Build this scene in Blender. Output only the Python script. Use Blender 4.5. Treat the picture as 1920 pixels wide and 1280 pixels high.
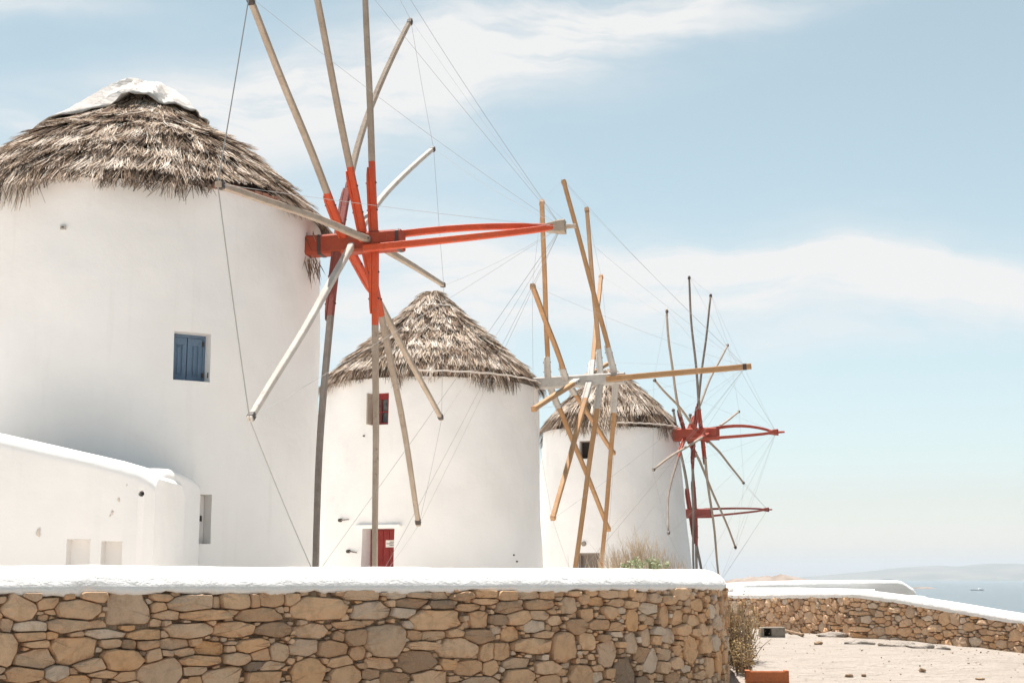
import bpy, bmesh, math, random
import numpy as np
from mathutils import Vector, Matrix
for o in list(bpy.data.objects): bpy.data.objects.remove(o)
SC = bpy.context.scene
COL = SC.collection
R = math.radians
# ------------------------------------------------------------------ camera
F = 2667.0                                   # focal length in pixels of the 1920 px photograph
PITCH = math.atan(443 / F)
cd = bpy.data.cameras.new('camera'); cam = bpy.data.objects.new('camera', cd); COL.objects.link(cam)
cd.sensor_width = 36; cd.lens = 50.0; cd.clip_start = .1; cd.clip_end = 40000
cam.rotation_euler = (math.pi / 2 + PITCH, 0, 0); SC.camera = cam
# ------------------------------------------------------------------ light
SUN_EL, SUN_AZ = R(73), R(-20)               # azimuth measured from +Y towards +X
SUN = Vector((math.sin(SUN_AZ) * math.cos(SUN_EL), math.cos(SUN_AZ) * math.cos(SUN_EL), math.sin(SUN_EL)))
sd = bpy.data.lights.new('sun', 'SUN'); sd.energy = 4.2; sd.angle = R(.55); sd.color = (1, .935, .88)
sun = bpy.data.objects.new('sun', sd); COL.objects.link(sun)
sun.rotation_euler = (-SUN).to_track_quat('-Z', 'Y').to_euler()
SC.view_settings.view_transform = 'Standard'; SC.view_settings.look = 'None'
SC.view_settings.exposure = 1.14; SC.view_settings.gamma = 1
SC.cycles.max_bounces = 7; SC.cycles.diffuse_bounces = 4; SC.cycles.glossy_bounces = 2; SC.cycles.transmission_bounces = 2; SC.cycles.volume_bounces = 0
CP, SP = math.cos(PITCH), math.sin(PITCH)
def ray(px, py):
    x, d, v = (px - 960) / F, 1.0, -(py - 640) / F
    return Vector((x, d * CP - v * SP, d * SP + v * CP))
def at(px, py, Y):
    r = ray(px, py); return r * (Y / r.y)

class NT:
    def __init__(s, t): s.t = t; s.n = t.nodes; s.l = t.links
    def new(s, typ, **kw):
        n = s.n.new(typ)
        for k, v in kw.items(): setattr(n, k, v)
        return n
    def set(s, sock, v):
        if hasattr(v, 'is_linked') or isinstance(v, bpy.types.NodeSocket): s.l.new(v, sock)
        else: sock.default_value = v
    def math(s, op, a, b=0.0, c=None, clamp=False):
        n = s.new('ShaderNodeMath', operation=op, use_clamp=clamp); s.set(n.inputs[0], a); s.set(n.inputs[1], b)
        if c is not None: s.set(n.inputs[2], c)
        return n.outputs[0]
    def mix(s, f, a, b, blend='MIX'):
        n = s.new('ShaderNodeMix', data_type='RGBA', blend_type=blend); s.set(n.inputs[0], f)
        s.set(n.inputs[6], a if not isinstance(a, tuple) else (*a, 1)); s.set(n.inputs[7], b if not isinstance(b, tuple) else (*b, 1))
        return n.outputs[2]
    def noise(s, vec, scale, detail=4, rough=.55, dist=0, out=0):
        n = s.new('ShaderNodeTexNoise'); n.inputs['Scale'].default_value = scale; n.inputs['Detail'].default_value = detail
        n.inputs['Roughness'].default_value = rough; n.inputs['Distortion'].default_value = dist
        if vec is not None: s.l.new(vec, n.inputs['Vector'])
        return n.outputs[out]
    def ramp(s, f, stops):
        n = s.new('ShaderNodeValToRGB'); e = n.color_ramp.elements
        while len(e) < len(stops): e.new(.5)
        for i, (p, c) in enumerate(stops): e[i].position = p; e[i].color = (*c, 1) if len(c) == 3 else c
        s.l.new(f, n.inputs[0]); return n.outputs[0]
    def rng(s, f, a, b, c=0., d=1.):
        n = s.new('ShaderNodeMapRange', interpolation_type='SMOOTHSTEP'); s.l.new(f, n.inputs[0])
        for i, v in enumerate((a, b, c, d)): n.inputs[i + 1].default_value = v
        return n.outputs[0]
    def mapping(s, vec, scale=(1, 1, 1), rot=(0, 0, 0), loc=(0, 0, 0)):
        n = s.new('ShaderNodeMapping'); s.l.new(vec, n.inputs[0]); n.inputs[1].default_value = loc; n.inputs[2].default_value = rot; n.inputs[3].default_value = scale
        return n.outputs[0]

# ------------------------------------------------------------------ sky
W = bpy.data.worlds.new('World'); SC.world = W; W.use_nodes = True
t = NT(W.node_tree); t.n.clear()
sky = t.new('ShaderNodeTexSky', sky_type='NISHITA', sun_disc=False, sun_elevation=SUN_EL, sun_rotation=SUN_AZ, altitude=0, air_density=1.0, dust_density=.45, ozone_density=3.4)
bg = t.new('ShaderNodeBackground'); bg.inputs[1].default_value = .068
W.cycles.sampling_method = 'MANUAL'; W.cycles.sample_map_resolution = 512
wo = t.new('ShaderNodeOutputWorld'); t.l.new(bg.outputs[0], wo.inputs[0])
tc = t.new('ShaderNodeTexCoord'); sx = t.new('ShaderNodeSeparateXYZ'); t.l.new(tc.outputs['Generated'], sx.inputs[0])
ay = t.math('ADD', t.math('ABSOLUTE', sx.outputs[1]), .12)
gx = t.math('DIVIDE', sx.outputs[0], ay); gz = t.math('DIVIDE', sx.outputs[2], ay)   # cirrus layer coordinates
cx = t.new('ShaderNodeCombineXYZ'); t.l.new(gx, cx.inputs[0]); t.l.new(gz, cx.inputs[1])
wv = t.new('ShaderNodeVectorMath', operation='SCALE'); wv.inputs[3].default_value = .075
wn = t.new('ShaderNodeTexNoise'); wn.inputs['Scale'].default_value = 6; wn.inputs['Detail'].default_value = 5; t.l.new(cx.outputs[0], wn.inputs['Vector'])
ws = t.new('ShaderNodeVectorMath', operation='SUBTRACT'); t.l.new(wn.outputs['Color'], ws.inputs[0]); ws.inputs[1].default_value = (.5, .5, .5)
t.l.new(ws.outputs[0], wv.inputs[0])
wa = t.new('ShaderNodeVectorMath', operation='ADD'); t.l.new(cx.outputs[0], wa.inputs[0]); t.l.new(wv.outputs[0], wa.inputs[1])
wsx = t.new('ShaderNodeSeparateXYZ'); t.l.new(wa.outputs[0], wsx.inputs[0])
def gpos(px, py):
    r = ray(px, py).normalized(); return r.x / (r.y + .12), r.z / (r.y + .12)
mask = None
PXU = .89 / F
for (px, py, lx, ly, rot, amp) in (
        (1130, 40, 380, 50, 14, 1.1), (860, 115, 420, 80, 11, 1.15), (560, 190, 520, 110, 12, .7), (120, 225, 400, 70, 8, .85),
        (-60, 10, 300, 30, 3, .7), (1600, 525, 640, 60, 1, 1.2), (1080, 560, 520, 90, 3, 1.1), (760, 450, 300, 75, -4, .8), (690, 640, 220, 70, 8, .85),
        (1750, 620, 460, 36, 6, .5), (1840, 535, 300, 38, -3, 1.0), (1480, 500, 260, 30, 2, .6), (300, 330, 420, 60, 10, .45), (1450, 20, 200, 22, 14, .4)):
    X, Z = gpos(px, py)
    dx = t.math('SUBTRACT', wsx.outputs[0], X); dz = t.math('SUBTRACT', wsx.outputs[1], Z)
    c_, s_ = math.cos(R(rot)), math.sin(R(rot))
    a = t.math('MULTIPLY', t.math('ADD', t.math('MULTIPLY', dx, c_), t.math('MULTIPLY', dz, s_)), 1 / (lx * PXU))
    b = t.math('MULTIPLY', t.math('SUBTRACT', t.math('MULTIPLY', dz, c_), t.math('MULTIPLY', dx, s_)), 1 / (ly * PXU))
    g = t.math('MULTIPLY', t.math('POWER', 2.718, t.math('MULTIPLY', t.math('ADD', t.math('MULTIPLY', a, a), t.math('MULTIPLY', b, b)), -1)), amp)
    mask = g if mask is None else t.math('ADD', mask, g)
fb = t.noise(t.mapping(wa.outputs[0], scale=(1.9, 9.5, 1), rot=(0, 0, R(-9))), 3.0, 7, .64)
wide = t.noise(t.mapping(cx.outputs[0], scale=(1, 3.2, 1), rot=(0, 0, R(-10))), 1.7, 5, .62)
m1 = t.math('MULTIPLY', mask, t.rng(fb, .32, .66, .26, 1.06))
m2 = t.math('MULTIPLY', t.rng(wide, .5, .8), .35)
mk = t.math('MULTIPLY', t.math('ADD', m1, m2, clamp=True), .93)
hs = t.new('ShaderNodeHueSaturation'); hs.inputs['Saturation'].default_value = .64; hs.inputs['Hue'].default_value = .460; t.l.new(sky.outputs[0], hs.inputs['Color'])
tint = t.mix(1.0, hs.outputs[0], (1.0, .935, .905), 'MULTIPLY')
cl = t.mix(mk, tint, (6.1, 6.05, 6.0)); t.l.new(cl, bg.inputs[0])

# ------------------------------------------------------------------ materials
def mat(name, fn, rough=.85, bump=None, spec=.3):
    m = bpy.data.materials.new(name); m.use_nodes = True; t = NT(m.node_tree); p = t.n['Principled BSDF']
    p.inputs['Roughness'].default_value = rough; p.inputs['Specular IOR Level'].default_value = spec
    tc = t.new('ShaderNodeTexCoord'); ob = tc.outputs['Object']
    res = fn(t, ob)
    t.set(p.inputs['Base Color'], (*res, 1) if isinstance(res, tuple) else res)
    if bump:
        h = bump(t, ob); b = t.new('ShaderNodeBump'); b.inputs['Strength'].default_value = 1; b.inputs['Distance'].default_value = 1
        t.l.new(h, b.inputs['Height']); t.l.new(b.outputs[0], p.inputs['Normal'])
    m['p'] = 1
    return m
def geo_pos(t): return t.new('ShaderNodeNewGeometry').outputs['Position']
def attr(t, name='rnd'): return t.new('ShaderNodeAttribute', attribute_name=name).outputs['Fac']
def amp(t, v, k): return t.math('MULTIPLY', v, k)
def f_white(t, ob):
    P = geo_pos(t)
    a = t.noise(P, .9, 5, .6); st = t.noise(t.mapping(P, scale=(5, 5, .35)), 1.2, 5, .65); sp = t.noise(P, 7, 6, .7)
    c = t.mix(t.rng(a, .35, .7), (.86, .832, .808), (.82, .79, .762))
    c = t.mix(amp(t, t.rng(st, .55, .8), .30), c, (.69, .65, .61))
    return t.mix(amp(t, t.rng(sp, .66, .8), .25), c, (.64, .58, .52))
def b_white(t, ob):
    P = geo_pos(t)
    return t.math('ADD', amp(t, t.noise(P, 1.3, 2, .5), .035), amp(t, t.noise(P, 10, 3, .65), .0045))
M = {}
M['white'] = mat('whitewash', f_white, .88, b_white, .2)
def f_cap(t, ob):
    P = geo_pos(t)
    c = t.mix(t.rng(t.noise(P, 3, 6, .65), .4, .75), (.80, .785, .765), (.72, .70, .67))
    return t.mix(amp(t, t.rng(t.noise(t.mapping(P, scale=(6, 6, 1.2)), 2, 6, .7), .58, .75), .35), c, (.58, .53, .47))
def b_cap(t, ob):
    P = geo_pos(t)
    return t.math('ADD', amp(t, t.noise(t.mapping(P, scale=(1, 1, 2.4)), 5, 5, .62), .026), amp(t, t.noise(P, 40, 4, .7), .006))
M['cap'] = mat('whitewashed_cap', f_cap, .85, b_cap, .2)
def f_stone(t, ob):
    P = geo_pos(t); r = attr(t)
    base = t.ramp(r, [(0, (.25, .19, .145)), (.05, (.44, .285, .18)), (.2, (.64, .40, .235)), (.38, (.72, .47, .285)), (.54, (.57, .405, .28)), (.7, (.74, .51, .33)), (.82, (.67, .385, .19)), (.93, (.60, .47, .36)), (1, (.76, .61, .47))])
    n1 = t.noise(P, 14, 6, .65); n2 = t.noise(P, 75, 4, .7); n3 = t.noise(t.mapping(P, scale=(1, 1, 3)), 30, 5, .7)
    c = t.mix(amp(t, t.rng(n1, .42, .72), .45), base, (.36, .225, .13))
    c = t.mix(amp(t, t.rng(n2, .52, .72), .38), c, (.64, .50, .36))
    return t.mix(amp(t, t.rng(n3, .6, .75), .25), c, (.25, .175, .115))
def b_stone(t, ob):
    P = geo_pos(t)
    return t.math('ADD', amp(t, t.noise(P, 16, 6, .7), .028), amp(t, t.noise(P, 95, 4, .7), .005))
M['stone'] = mat('rubble_stone', f_stone, .92, b_stone, .15)
def f_mortar(t, ob):
    P = geo_pos(t)
    return t.mix(t.rng(t.noise(P, 16, 5, .7), .35, .7), (.24, .165, .105), (.50, .38, .275))
M['mortar'] = mat('earth_mortar', f_mortar, .95, lambda t, ob: amp(t, t.noise(geo_pos(t), 40, 5, .7), .02), .1)
def f_ground(t, ob):
    P = geo_pos(t)
    c = t.mix(t.rng(t.noise(P, .45, 6, .6), .35, .7), (.40, .355, .31), (.35, .305, .26))
    c = t.mix(amp(t, t.rng(t.noise(P, 5, 6, .7), .5, .75), .55), c, (.42, .37, .32))
    c = t.mix(amp(t, t.rng(t.noise(P, 26, 4, .7), .6, .74), .5), c, (.33, .25, .185))
    ck = t.noise(t.mapping(P, scale=(1, 2.6, 1)), 2.3, 7, .68)
    crack = t.math('SUBTRACT', 1, t.rng(t.math('ABSOLUTE', t.math('SUBTRACT', ck, .5)), 0, .012))
    return t.mix(amp(t, crack, .4), c, (.28, .205, .145))
def b_ground(t, ob):
    P = geo_pos(t)
    return t.math('ADD', amp(t, t.noise(t.mapping(P, scale=(.9, 1.3, 1)), 2.2, 6, .70), .20), amp(t, t.noise(P, 30, 4, .7), .016))
M['ground'] = mat('pale_dusty_ground', f_ground, .95, b_ground, .1)
def f_thatch(t, ob):
    r = attr(t); P = geo_pos(t)
    c = t.ramp(r, [(0, (.05, .032, .02)), (.28, (.135, .085, .053)), (.48, (.34, .24, .165)), (.68, (.60, .49, .385)), (1, (.82, .745, .655))])
    return t.mix(amp(t, t.rng(t.noise(P, 2.2, 5, .6), .45, .75), .35), c, (.24, .17, .115))
M['thatch'] = mat('thatch_straw', f_thatch, .9, None, .15)
M['thatch_base'] = mat('thatch_core', lambda t, ob: (.075, .05, .035), .95, None, .1)
def wood(a, b, c, s=1.0, wear=None):
    def f(t, ob):
        r = attr(t); P = geo_pos(t)
        k = t.mix(t.rng(t.noise(P, 3.5 * s, 6, .65), .35, .7), a, b)
        k = t.mix(amp(t, t.rng(t.noise(P, 30 * s, 4, .7, 1.5), .5, .75), .5), k, c)
        k = t.mix(amp(t, r, .35), k, c)
        if wear: k = t.mix(amp(t, t.rng(t.noise(P, 11, 6, .75), .56, .66), .8), k, wear)
        return k
    return f
bw = lambda t, ob: amp(t, t.noise(geo_pos(t), 35, 5, .7), .012)
M['grey_wood'] = mat('weathered_timber', wood((.40, .32, .25), (.48, .40, .325), (.23, .175, .135), wear=(.27, .205, .16)), .85, bw, .2)
M['pale_wood'] = mat('pale_timber', wood((.54, .49, .44), (.62, .57, .52), (.32, .26, .21), wear=(.36, .29, .24)), .85, bw, .2)  # paler copy of the weathered timber, given to two opposite spokes
M['dark_wood'] = mat('dark_weathered_timber', wood((.24, .195, .165), (.31, .265, .23), (.13, .10, .08)), .85, bw, .2)
M['yellow_wood'] = mat('new_pine_timber', wood((.43, .235, .108), (.48, .29, .15), (.22, .115, .055)), .75, bw, .3)
M['white_timber'] = mat('white_painted_timber', wood((.50, .47, .43), (.58, .55, .51), (.33, .285, .24), wear=(.40, .32, .24)), .7, bw, .3)
M['red_timber'] = mat('red_painted_timber', wood((.68, .105, .033), (.60, .08, .028), (.22, .045, .025), wear=(.34, .13, .085)), .6, bw, .35)
M['rust_timber'] = mat('worn_red_timber_shade_toned', wood((.38, .058, .026), (.43, .08, .036), (.16, .05, .032), wear=(.22, .10, .07)), .7, bw, .3)  # the spokes' red darkened as if less lit, with worn patches on top
M['brick_red'] = mat('faded_brick_red_timber', wood((.40, .075, .045), (.44, .095, .06), (.16, .055, .04), wear=(.24, .11, .08)), .75, bw, .25)
M['maroon'] = mat('faded_maroon_timber', wood((.26, .06, .045), (.30, .085, .065), (.12, .05, .04)), .75, bw, .3)
M['iron'] = mat('dark_iron', lambda t, ob: (.06, .045, .04), .6, None, .4)
M['wire'] = mat('steel_wire', lambda t, ob: (.32, .31, .30), .5, None, .4)
M['rope'] = mat('pale_rope', lambda t, ob: (.58, .52, .46), .9, None, .1)
M['blue'] = mat('blue_shutter_paint', wood((.13, .20, .29), (.15, .225, .32), (.085, .13, .20)), .6, bw, .35)
M['door_red'] = mat('dark_red_door_paint', wood((.25, .022, .018), (.29, .032, .025), (.15, .015, .014)), .55, bw, .35)
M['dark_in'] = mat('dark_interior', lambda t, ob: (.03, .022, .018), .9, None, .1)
M['glass'] = mat('dusty_glass', lambda t, ob: t.mix(t.rng(t.noise(geo_pos(t), 6, 3), .4, .6), (.035, .04, .045), (.11, .105, .095)), .18, None, .6)
M['sign'] = mat('sign_paper', lambda t, ob: (.78, .74, .68), .7, None, .2)
M['ink'] = mat('sign_ink', lambda t, ob: (.08, .07, .07), .8, None, .1)
M['terracotta'] = mat('terracotta', lambda t, ob: t.mix(t.rng(t.noise(geo_pos(t), 22, 5, .7), .4, .7), (.50, .165, .065), (.40, .14, .07)), .85, bw, .2)
M['brick'] = mat('eave_brick', lambda t, ob: t.mix(t.rng(t.noise(geo_pos(t), 16, 5, .7), .4, .7), (.40, .20, .14), (.28, .15, .11)), .9, bw, .1)
M['cloth'] = mat('off_white_tarp', lambda t, ob: t.mix(t.rng(t.noise(geo_pos(t), 3, 5, .6), .35, .7), (.50, .475, .445), (.42, .39, .355)), .7, lambda t, ob: amp(t, t.noise(geo_pos(t), 7, 4, .6), .03), .2)
M['twig'] = mat('dry_twig', lambda t, ob: t.ramp(attr(t), [(0, (.15, .105, .075)), (.4, (.38, .285, .20)), (1, (.62, .52, .40))]), .9, None, .1)
M['leaf_green'] = mat('succulent_leaf', lambda t, ob: t.ramp(attr(t), [(0, (.18, .21, .10)), (.5, (.36, .41, .24)), (1, (.54, .56, .38))]), .6, None, .3)
M['leaf_dry'] = mat('dry_shrub_leaf', lambda t, ob: t.ramp(attr(t), [(0, (.10, .065, .03)), (.3, (.24, .16, .075)), (.65, (.42, .29, .14)), (1, (.48, .40, .22))]), .85, None, .15)
M['leaf_dark'] = mat('dark_leaf', lambda t, ob: (.06, .07, .045), .6, None, .3)
def f_sea(t, ob): return (.035, .058, .078)
def b_sea(t, ob):
    P = geo_pos(t)
    return t.math('ADD', amp(t, t.noise(t.mapping(P, scale=(1, .45, 1)), .13, 6, .62), 1.1), amp(t, t.noise(P, .9, 4, .65), .16))
M['sea'] = mat('sea_water', f_sea, .16, b_sea, .5)
M['hill'] = mat('far_hill_scrub', lambda t, ob: t.mix(t.rng(t.noise(geo_pos(t), .004, 6, .6), .4, .65), (.20, .175, .14), (.13, .125, .09)), .95, None, .1)
M['headland'] = mat('headland_scrub', lambda t, ob: t.mix(t.rng(t.noise(geo_pos(t), .03, 7, .65), .4, .65), (.22, .165, .13), (.31, .255, .215)), .95, None, .1)
M['rock'] = mat('pale_rock', lambda t, ob: t.mix(t.rng(t.noise(geo_pos(t), 9, 6, .65), .4, .7), (.56, .50, .43), (.42, .35, .28)), .95, b_ground, .1)
M['rock_brown'] = mat('brown_rock', lambda t, ob: t.mix(t.rng(t.noise(geo_pos(t), 14, 6, .65), .4, .7), (.36, .25, .16), (.22, .15, .10)), .95, b_ground, .1)
M['concrete'] = mat('grey_block', lambda t, ob: t.mix(t.rng(t.noise(geo_pos(t), 14, 6, .65), .4, .7), (.30, .26, .22), (.20, .175, .145)), .95, None, .1)
M['bare_plaster'] = mat('bare_plaster', lambda t, ob: (.62, .54, .47), .95, None, .1)
M['boat'] = mat('boat_white', lambda t, ob: (.8, .8, .78), .4, None, .5)

# ------------------------------------------------------------------ object helpers
ORG = {}
def mk(name, V, Fc, m, parent=None, org=None, smooth=False, sharp=None, rnd=None, mi=None, kind=None, label=None, cat=None, group=None):
    """one mesh object; V in world coordinates; children are stored relative to the origin of their thing"""
    o_ = Vector((0, 0, 0))
    if parent is not None: o_ = ORG[parent.name]
    elif org is not None: o_ = Vector(org)
    me = bpy.data.meshes.new(name)
    A = (V if isinstance(V, np.ndarray) else np.asarray([tuple(v) for v in V], dtype=float)) - np.array(o_)
    me.from_pydata(A.tolist(), [], Fc)
    ob = bpy.data.objects.new(name, me); COL.objects.link(ob)
    if parent is not None: ob.parent = parent
    else: ob.location = o_
    ORG[ob.name] = o_
    for q in (m if isinstance(m, (list, tuple)) else [m]): me.materials.append(M[q])
    if mi is not None: me.polygons.foreach_set('material_index', mi)
    if smooth:
        me.polygons.foreach_set('use_smooth', [True] * len(me.polygons))
    if rnd is not None:
        at_ = me.attributes.new('rnd', 'FLOAT', 'POINT')
        at_.data.foreach_set('value', np.full(len(V), rnd) if np.isscalar(rnd) else np.asarray(rnd, dtype=float))
    me.update()
    if sharp is not None:
        bm = bmesh.new(); bm.from_mesh(me)
        for e in bm.edges:
            if len(e.link_faces) == 2 and e.calc_face_angle() > R(sharp): e.smooth = False
        bm.to_mesh(me); bm.free()
    for k, v in (('kind', kind), ('label', label), ('category', cat), ('group', group)):
        if v: ob[k] = v
    return ob
def empty(name, loc, label, cat, group=None):
    o = bpy.data.objects.new(name, None); COL.objects.link(o); o.location = loc; o.empty_display_size = .3
    ORG[o.name] = Vector(loc); o['label'] = label; o['category'] = cat
    if group: o['group'] = group
    return o
def box(c, ax, ay, az, hx, hy, hz):
    c = Vector(c); V = []
    for k in (-1, 1):
        for j in (-1, 1):
            for i in (-1, 1): V.append(c + ax * (i * hx) + ay * (j * hy) + az * (k * hz))
    return V, [(0, 2, 3, 1), (4, 5, 7, 6), (0, 1, 5, 4), (2, 6, 7, 3), (0, 4, 6, 2), (1, 3, 7, 5)]
def bevel_obj(o, w, seg=1):
    bm = bmesh.new(); bm.from_mesh(o.data)
    bmesh.ops.bevel(bm, geom=bm.edges[:], offset=w, segments=seg, affect='EDGES', profile=.5)
    bm.to_mesh(o.data); bm.free()
def tube(pts, rad, n=4, e1=None, square=False, cap=True, ph=0.):
    """tapered tube along pts; rad = list of radii (or (a,b) half sizes for square timbers)"""
    V, Fc = [], []; N = len(pts); pts = [Vector(p) for p in pts]
    for i, p in enumerate(pts):
        d = (pts[min(i + 1, N - 1)] - pts[max(i - 1, 0)]).normalized()
        e = Vector(e1) if e1 is not None else (Vector((0, 0, 1)) if abs(d.z) < .9 else Vector((1, 0, 0)))
        a = (e - d * e.dot(d)).normalized(); b = d.cross(a)
        if square:
            ha, hb = rad[i]; c = min(ha, hb) * .22
            ring = [(ha, hb - c), (ha - c, hb), (-ha + c, hb), (-ha, hb - c), (-ha, -hb + c), (-ha + c, -hb), (ha - c, -hb), (ha, -hb + c)]
        else:
            ring = [(rad[i] * math.cos(2 * math.pi * (k + ph) / n), rad[i] * math.sin(2 * math.pi * (k + ph) / n)) for k in range(n)]
        V += [p + a * x + b * y for x, y in ring]
    m = 8 if square else n
    for i in range(N - 1):
        for k in range(m):
            k2 = (k + 1) % m; Fc.append((i * m + k, i * m + k2, (i + 1) * m + k2, (i + 1) * m + k))
    if cap: Fc.append(tuple(range(m))[::-1]); Fc.append(tuple((N - 1) * m + k for k in range(m)))
    return V, Fc
class MB:
    def __init__(s): s.V = []; s.F = []; s.r = []
    def add(s, V, Fc, r=.5):
        o = len(s.V); s.V += list(V); s.F += [tuple(i + o for i in f) for f in Fc]; s.r += [r] * len(V)
def sweep(path, section, closed_ends=True):
    """path: list of (x,y); section(i,u)-> list of (offset to the right of travel, z)"""
    P = [Vector((p[0], p[1], 0)) for p in path]; V, Fc = [], []; N = len(P); u = 0
    for i, p in enumerate(P):
        if i: u += (p - P[i - 1]).length
        d = (P[min(i + 1, N - 1)] - P[max(i - 1, 0)]).normalized(); nr = Vector((d.y, -d.x, 0))
        s = section(i, u); m = len(s)
        V += [p + nr * a + Vector((0, 0, z)) for a, z in s]
    for i in range(N - 1):
        for k in range(m):
            k2 = (k + 1) % m; Fc.append((i * m + k, (i + 1) * m + k, (i + 1) * m + k2, i * m + k2))
    if closed_ends: Fc.append(tuple(range(m))); Fc.append(tuple((N - 1) * m + k for k in range(m))[::-1])
    return V, Fc
def wob(x, s=0.0):
    return math.sin(x * 1.7 + s) * .5 + math.sin(x * 4.3 + s * 2.1) * .3 + math.sin(x * 9.7 + s * 3.3) * .2
def fix_normals(o):
    bm = bmesh.new(); bm.from_mesh(o.data); bmesh.ops.recalc_face_normals(bm, faces=bm.faces[:]); bm.to_mesh(o.data); bm.free()

# ------------------------------------------------------------------ ground, sea, far land
def sstep(x): x = min(1, max(0, x)); return x * x * (3 - 2 * x)
def gz_(x, y):
    z = -1.62 + .66 * sstep(y / 10) + .17 * sstep((y - 12.4) / 3.2)
    z -= .10 * sstep((x - 4.2) / 3) * sstep((21 - y) / 5) * sstep((y - 12) / 3)
    z -= max(0, y - 46) * .085
    st = 27 + max(0, (8.3 - x)) * 10
    z -= 12.5 * sstep((y - st) / 26)
    z -= 12.5 * max(sstep((x - 22) / 25), sstep((y - 110) / 60), sstep((-x - 120) / 60), sstep((-y - 60) / 60))
    return max(z, -14)
xs = sorted(set([round(v, 3) for v in list(np.linspace(-200, -20, 31)) + list(np.linspace(-20, 20, 161)) + list(np.linspace(20, 70, 21))]))
ys = sorted(set([round(v, 3) for v in list(np.linspace(-130, 0, 27)) + list(np.linspace(0, 30, 151)) + list(np.linspace(30, 190, 61))]))
rg = random.Random(3)
V = []
for y in ys:
    for x in xs:
        near = 1 if (-20 < x < 20 and 0 < y < 30) else 0
        V.append((x, y, gz_(x, y) + near * (.012 * wob(x * 1.3 + y * .6, 1) + .010 * wob(y * 2.1 - x * .8, 4) + rg.uniform(-.004, .004))))
nx = len(xs)
Fc = [(j * nx + i, j * nx + i + 1, (j + 1) * nx + i + 1, (j + 1) * nx + i) for j in range(len(ys) - 1) for i in range(nx - 1)]
mk('ground', V, Fc, 'ground', smooth=True, kind='structure')
M['bounce_paving'] = mat('added_bounce_paving', lambda t, ob: t.mix(t.rng(t.noise(geo_pos(t), 2, 5, .6), .35, .7), (.76, .71, .65), (.68, .63, .565)), .9, None, .2)  # bright surface added behind the front wall as a sun reflector
xs = np.linspace(-18, 8, 105); ys = np.linspace(6, 62, 113); V, Fc = [], []; nx = len(xs)
for y in ys:
    for x in xs: V.append((x, y, gz_(x, y) + .03))
for j in range(len(ys) - 1):
    for i in range(nx - 1):
        x, y = xs[i + 1], ys[j]
        if y > 11.31 + (x - .92) * .81 + .35 and (x < 1.3 or y > 15.5) and x < 1.6 + max(0, y - 15.5) * .10: Fc.append((j * nx + i, j * nx + i + 1, (j + 1) * nx + i + 1, (j + 1) * nx + i))
mk('terrace', V, Fc, 'bounce_paving', smooth=True, kind='structure')  # unseen pale sheet added to bounce sunlight up onto the shaded towers
SEA = -11.0
V = [(0, 0, SEA)]; Fc = []
rad = [60, 200, 600, 1500, 3500, 7000, 11000]; ns = 64
for r_ in rad:
    for k in range(ns): V.append((r_ * math.cos(2 * math.pi * k / ns), r_ * math.sin(2 * math.pi * k / ns), SEA))
for k in range(ns): Fc.append((0, 1 + k, 1 + (k + 1) % ns))
for i in range(len(rad) - 1):
    for k in range(ns): Fc.append((1 + i * ns + k, 1 + (i + 1) * ns + k, 1 + (i + 1) * ns + (k + 1) % ns, 1 + i * ns + (k + 1) % ns))
mk('sea', V, Fc, 'sea', kind='structure')
def hills(name, pts, Y, depth, m, label_seed, rough):
    """ridge given as (px,py) outline at distance Y, built as a solid hill with slopes on both sides"""
    rg = random.Random(label_seed); V, Fc = [], []; n = 90; mrow = 15
    X0, X1 = pts[0][0], pts[-1][0]
    for i in range(n + 1):
        px = X0 + (X1 - X0) * i / n
        for a, b in zip(pts, pts[1:]):
            if a[0] <= px <= b[0]: py = a[1] + (b[1] - a[1]) * (px - a[0]) / (b[0] - a[0]); break
        p = at(px, py, Y); H = max(.5, p.z - SEA) * (1 + rough * wob(i * .55, label_seed))
        for j in range(mrow):
            v = j / (mrow - 1) * 2 - 1
            k = max(0, 1 - abs(v) ** 1.5)
            sp = 1 + .12 * wob(i * .33 + j, 2)
            V.append((p.x, Y + v * depth * sp, SEA - 1 + (H + 1) * k * (1 + rough * .8 * rg.uniform(-1, 1) * (abs(v) > .05))))
    for i in range(n):
        for j in range(mrow - 1): Fc.append((i * mrow + j, (i + 1) * mrow + j, (i + 1) * mrow + j + 1, i * mrow + j + 1))
    return mk(name, V, Fc, m, smooth=True, kind='structure')
hills('far_hills', [(1380, 1087), (1480, 1083), (1560, 1077), (1640, 1069), (1700, 1062), (1760, 1060), (1800, 1061), (1860, 1055), (1900, 1056), (1960, 1060), (2100, 1050), (2300, 1066), (2500, 1084)], 7600, 900, 'hill', 5, .03)
hills('headland', [(1210, 1115), (1260, 1101), (1310, 1091), (1362, 1087), (1400, 1082), (1420, 1080), (1440, 1080), (1462, 1077), (1474, 1077), (1486, 1080), (1496, 1083), (1508, 1083.5), (1520, 1088), (1550, 1101), (1590, 1116)], 900, 60, 'headland', 8, .05)

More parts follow.
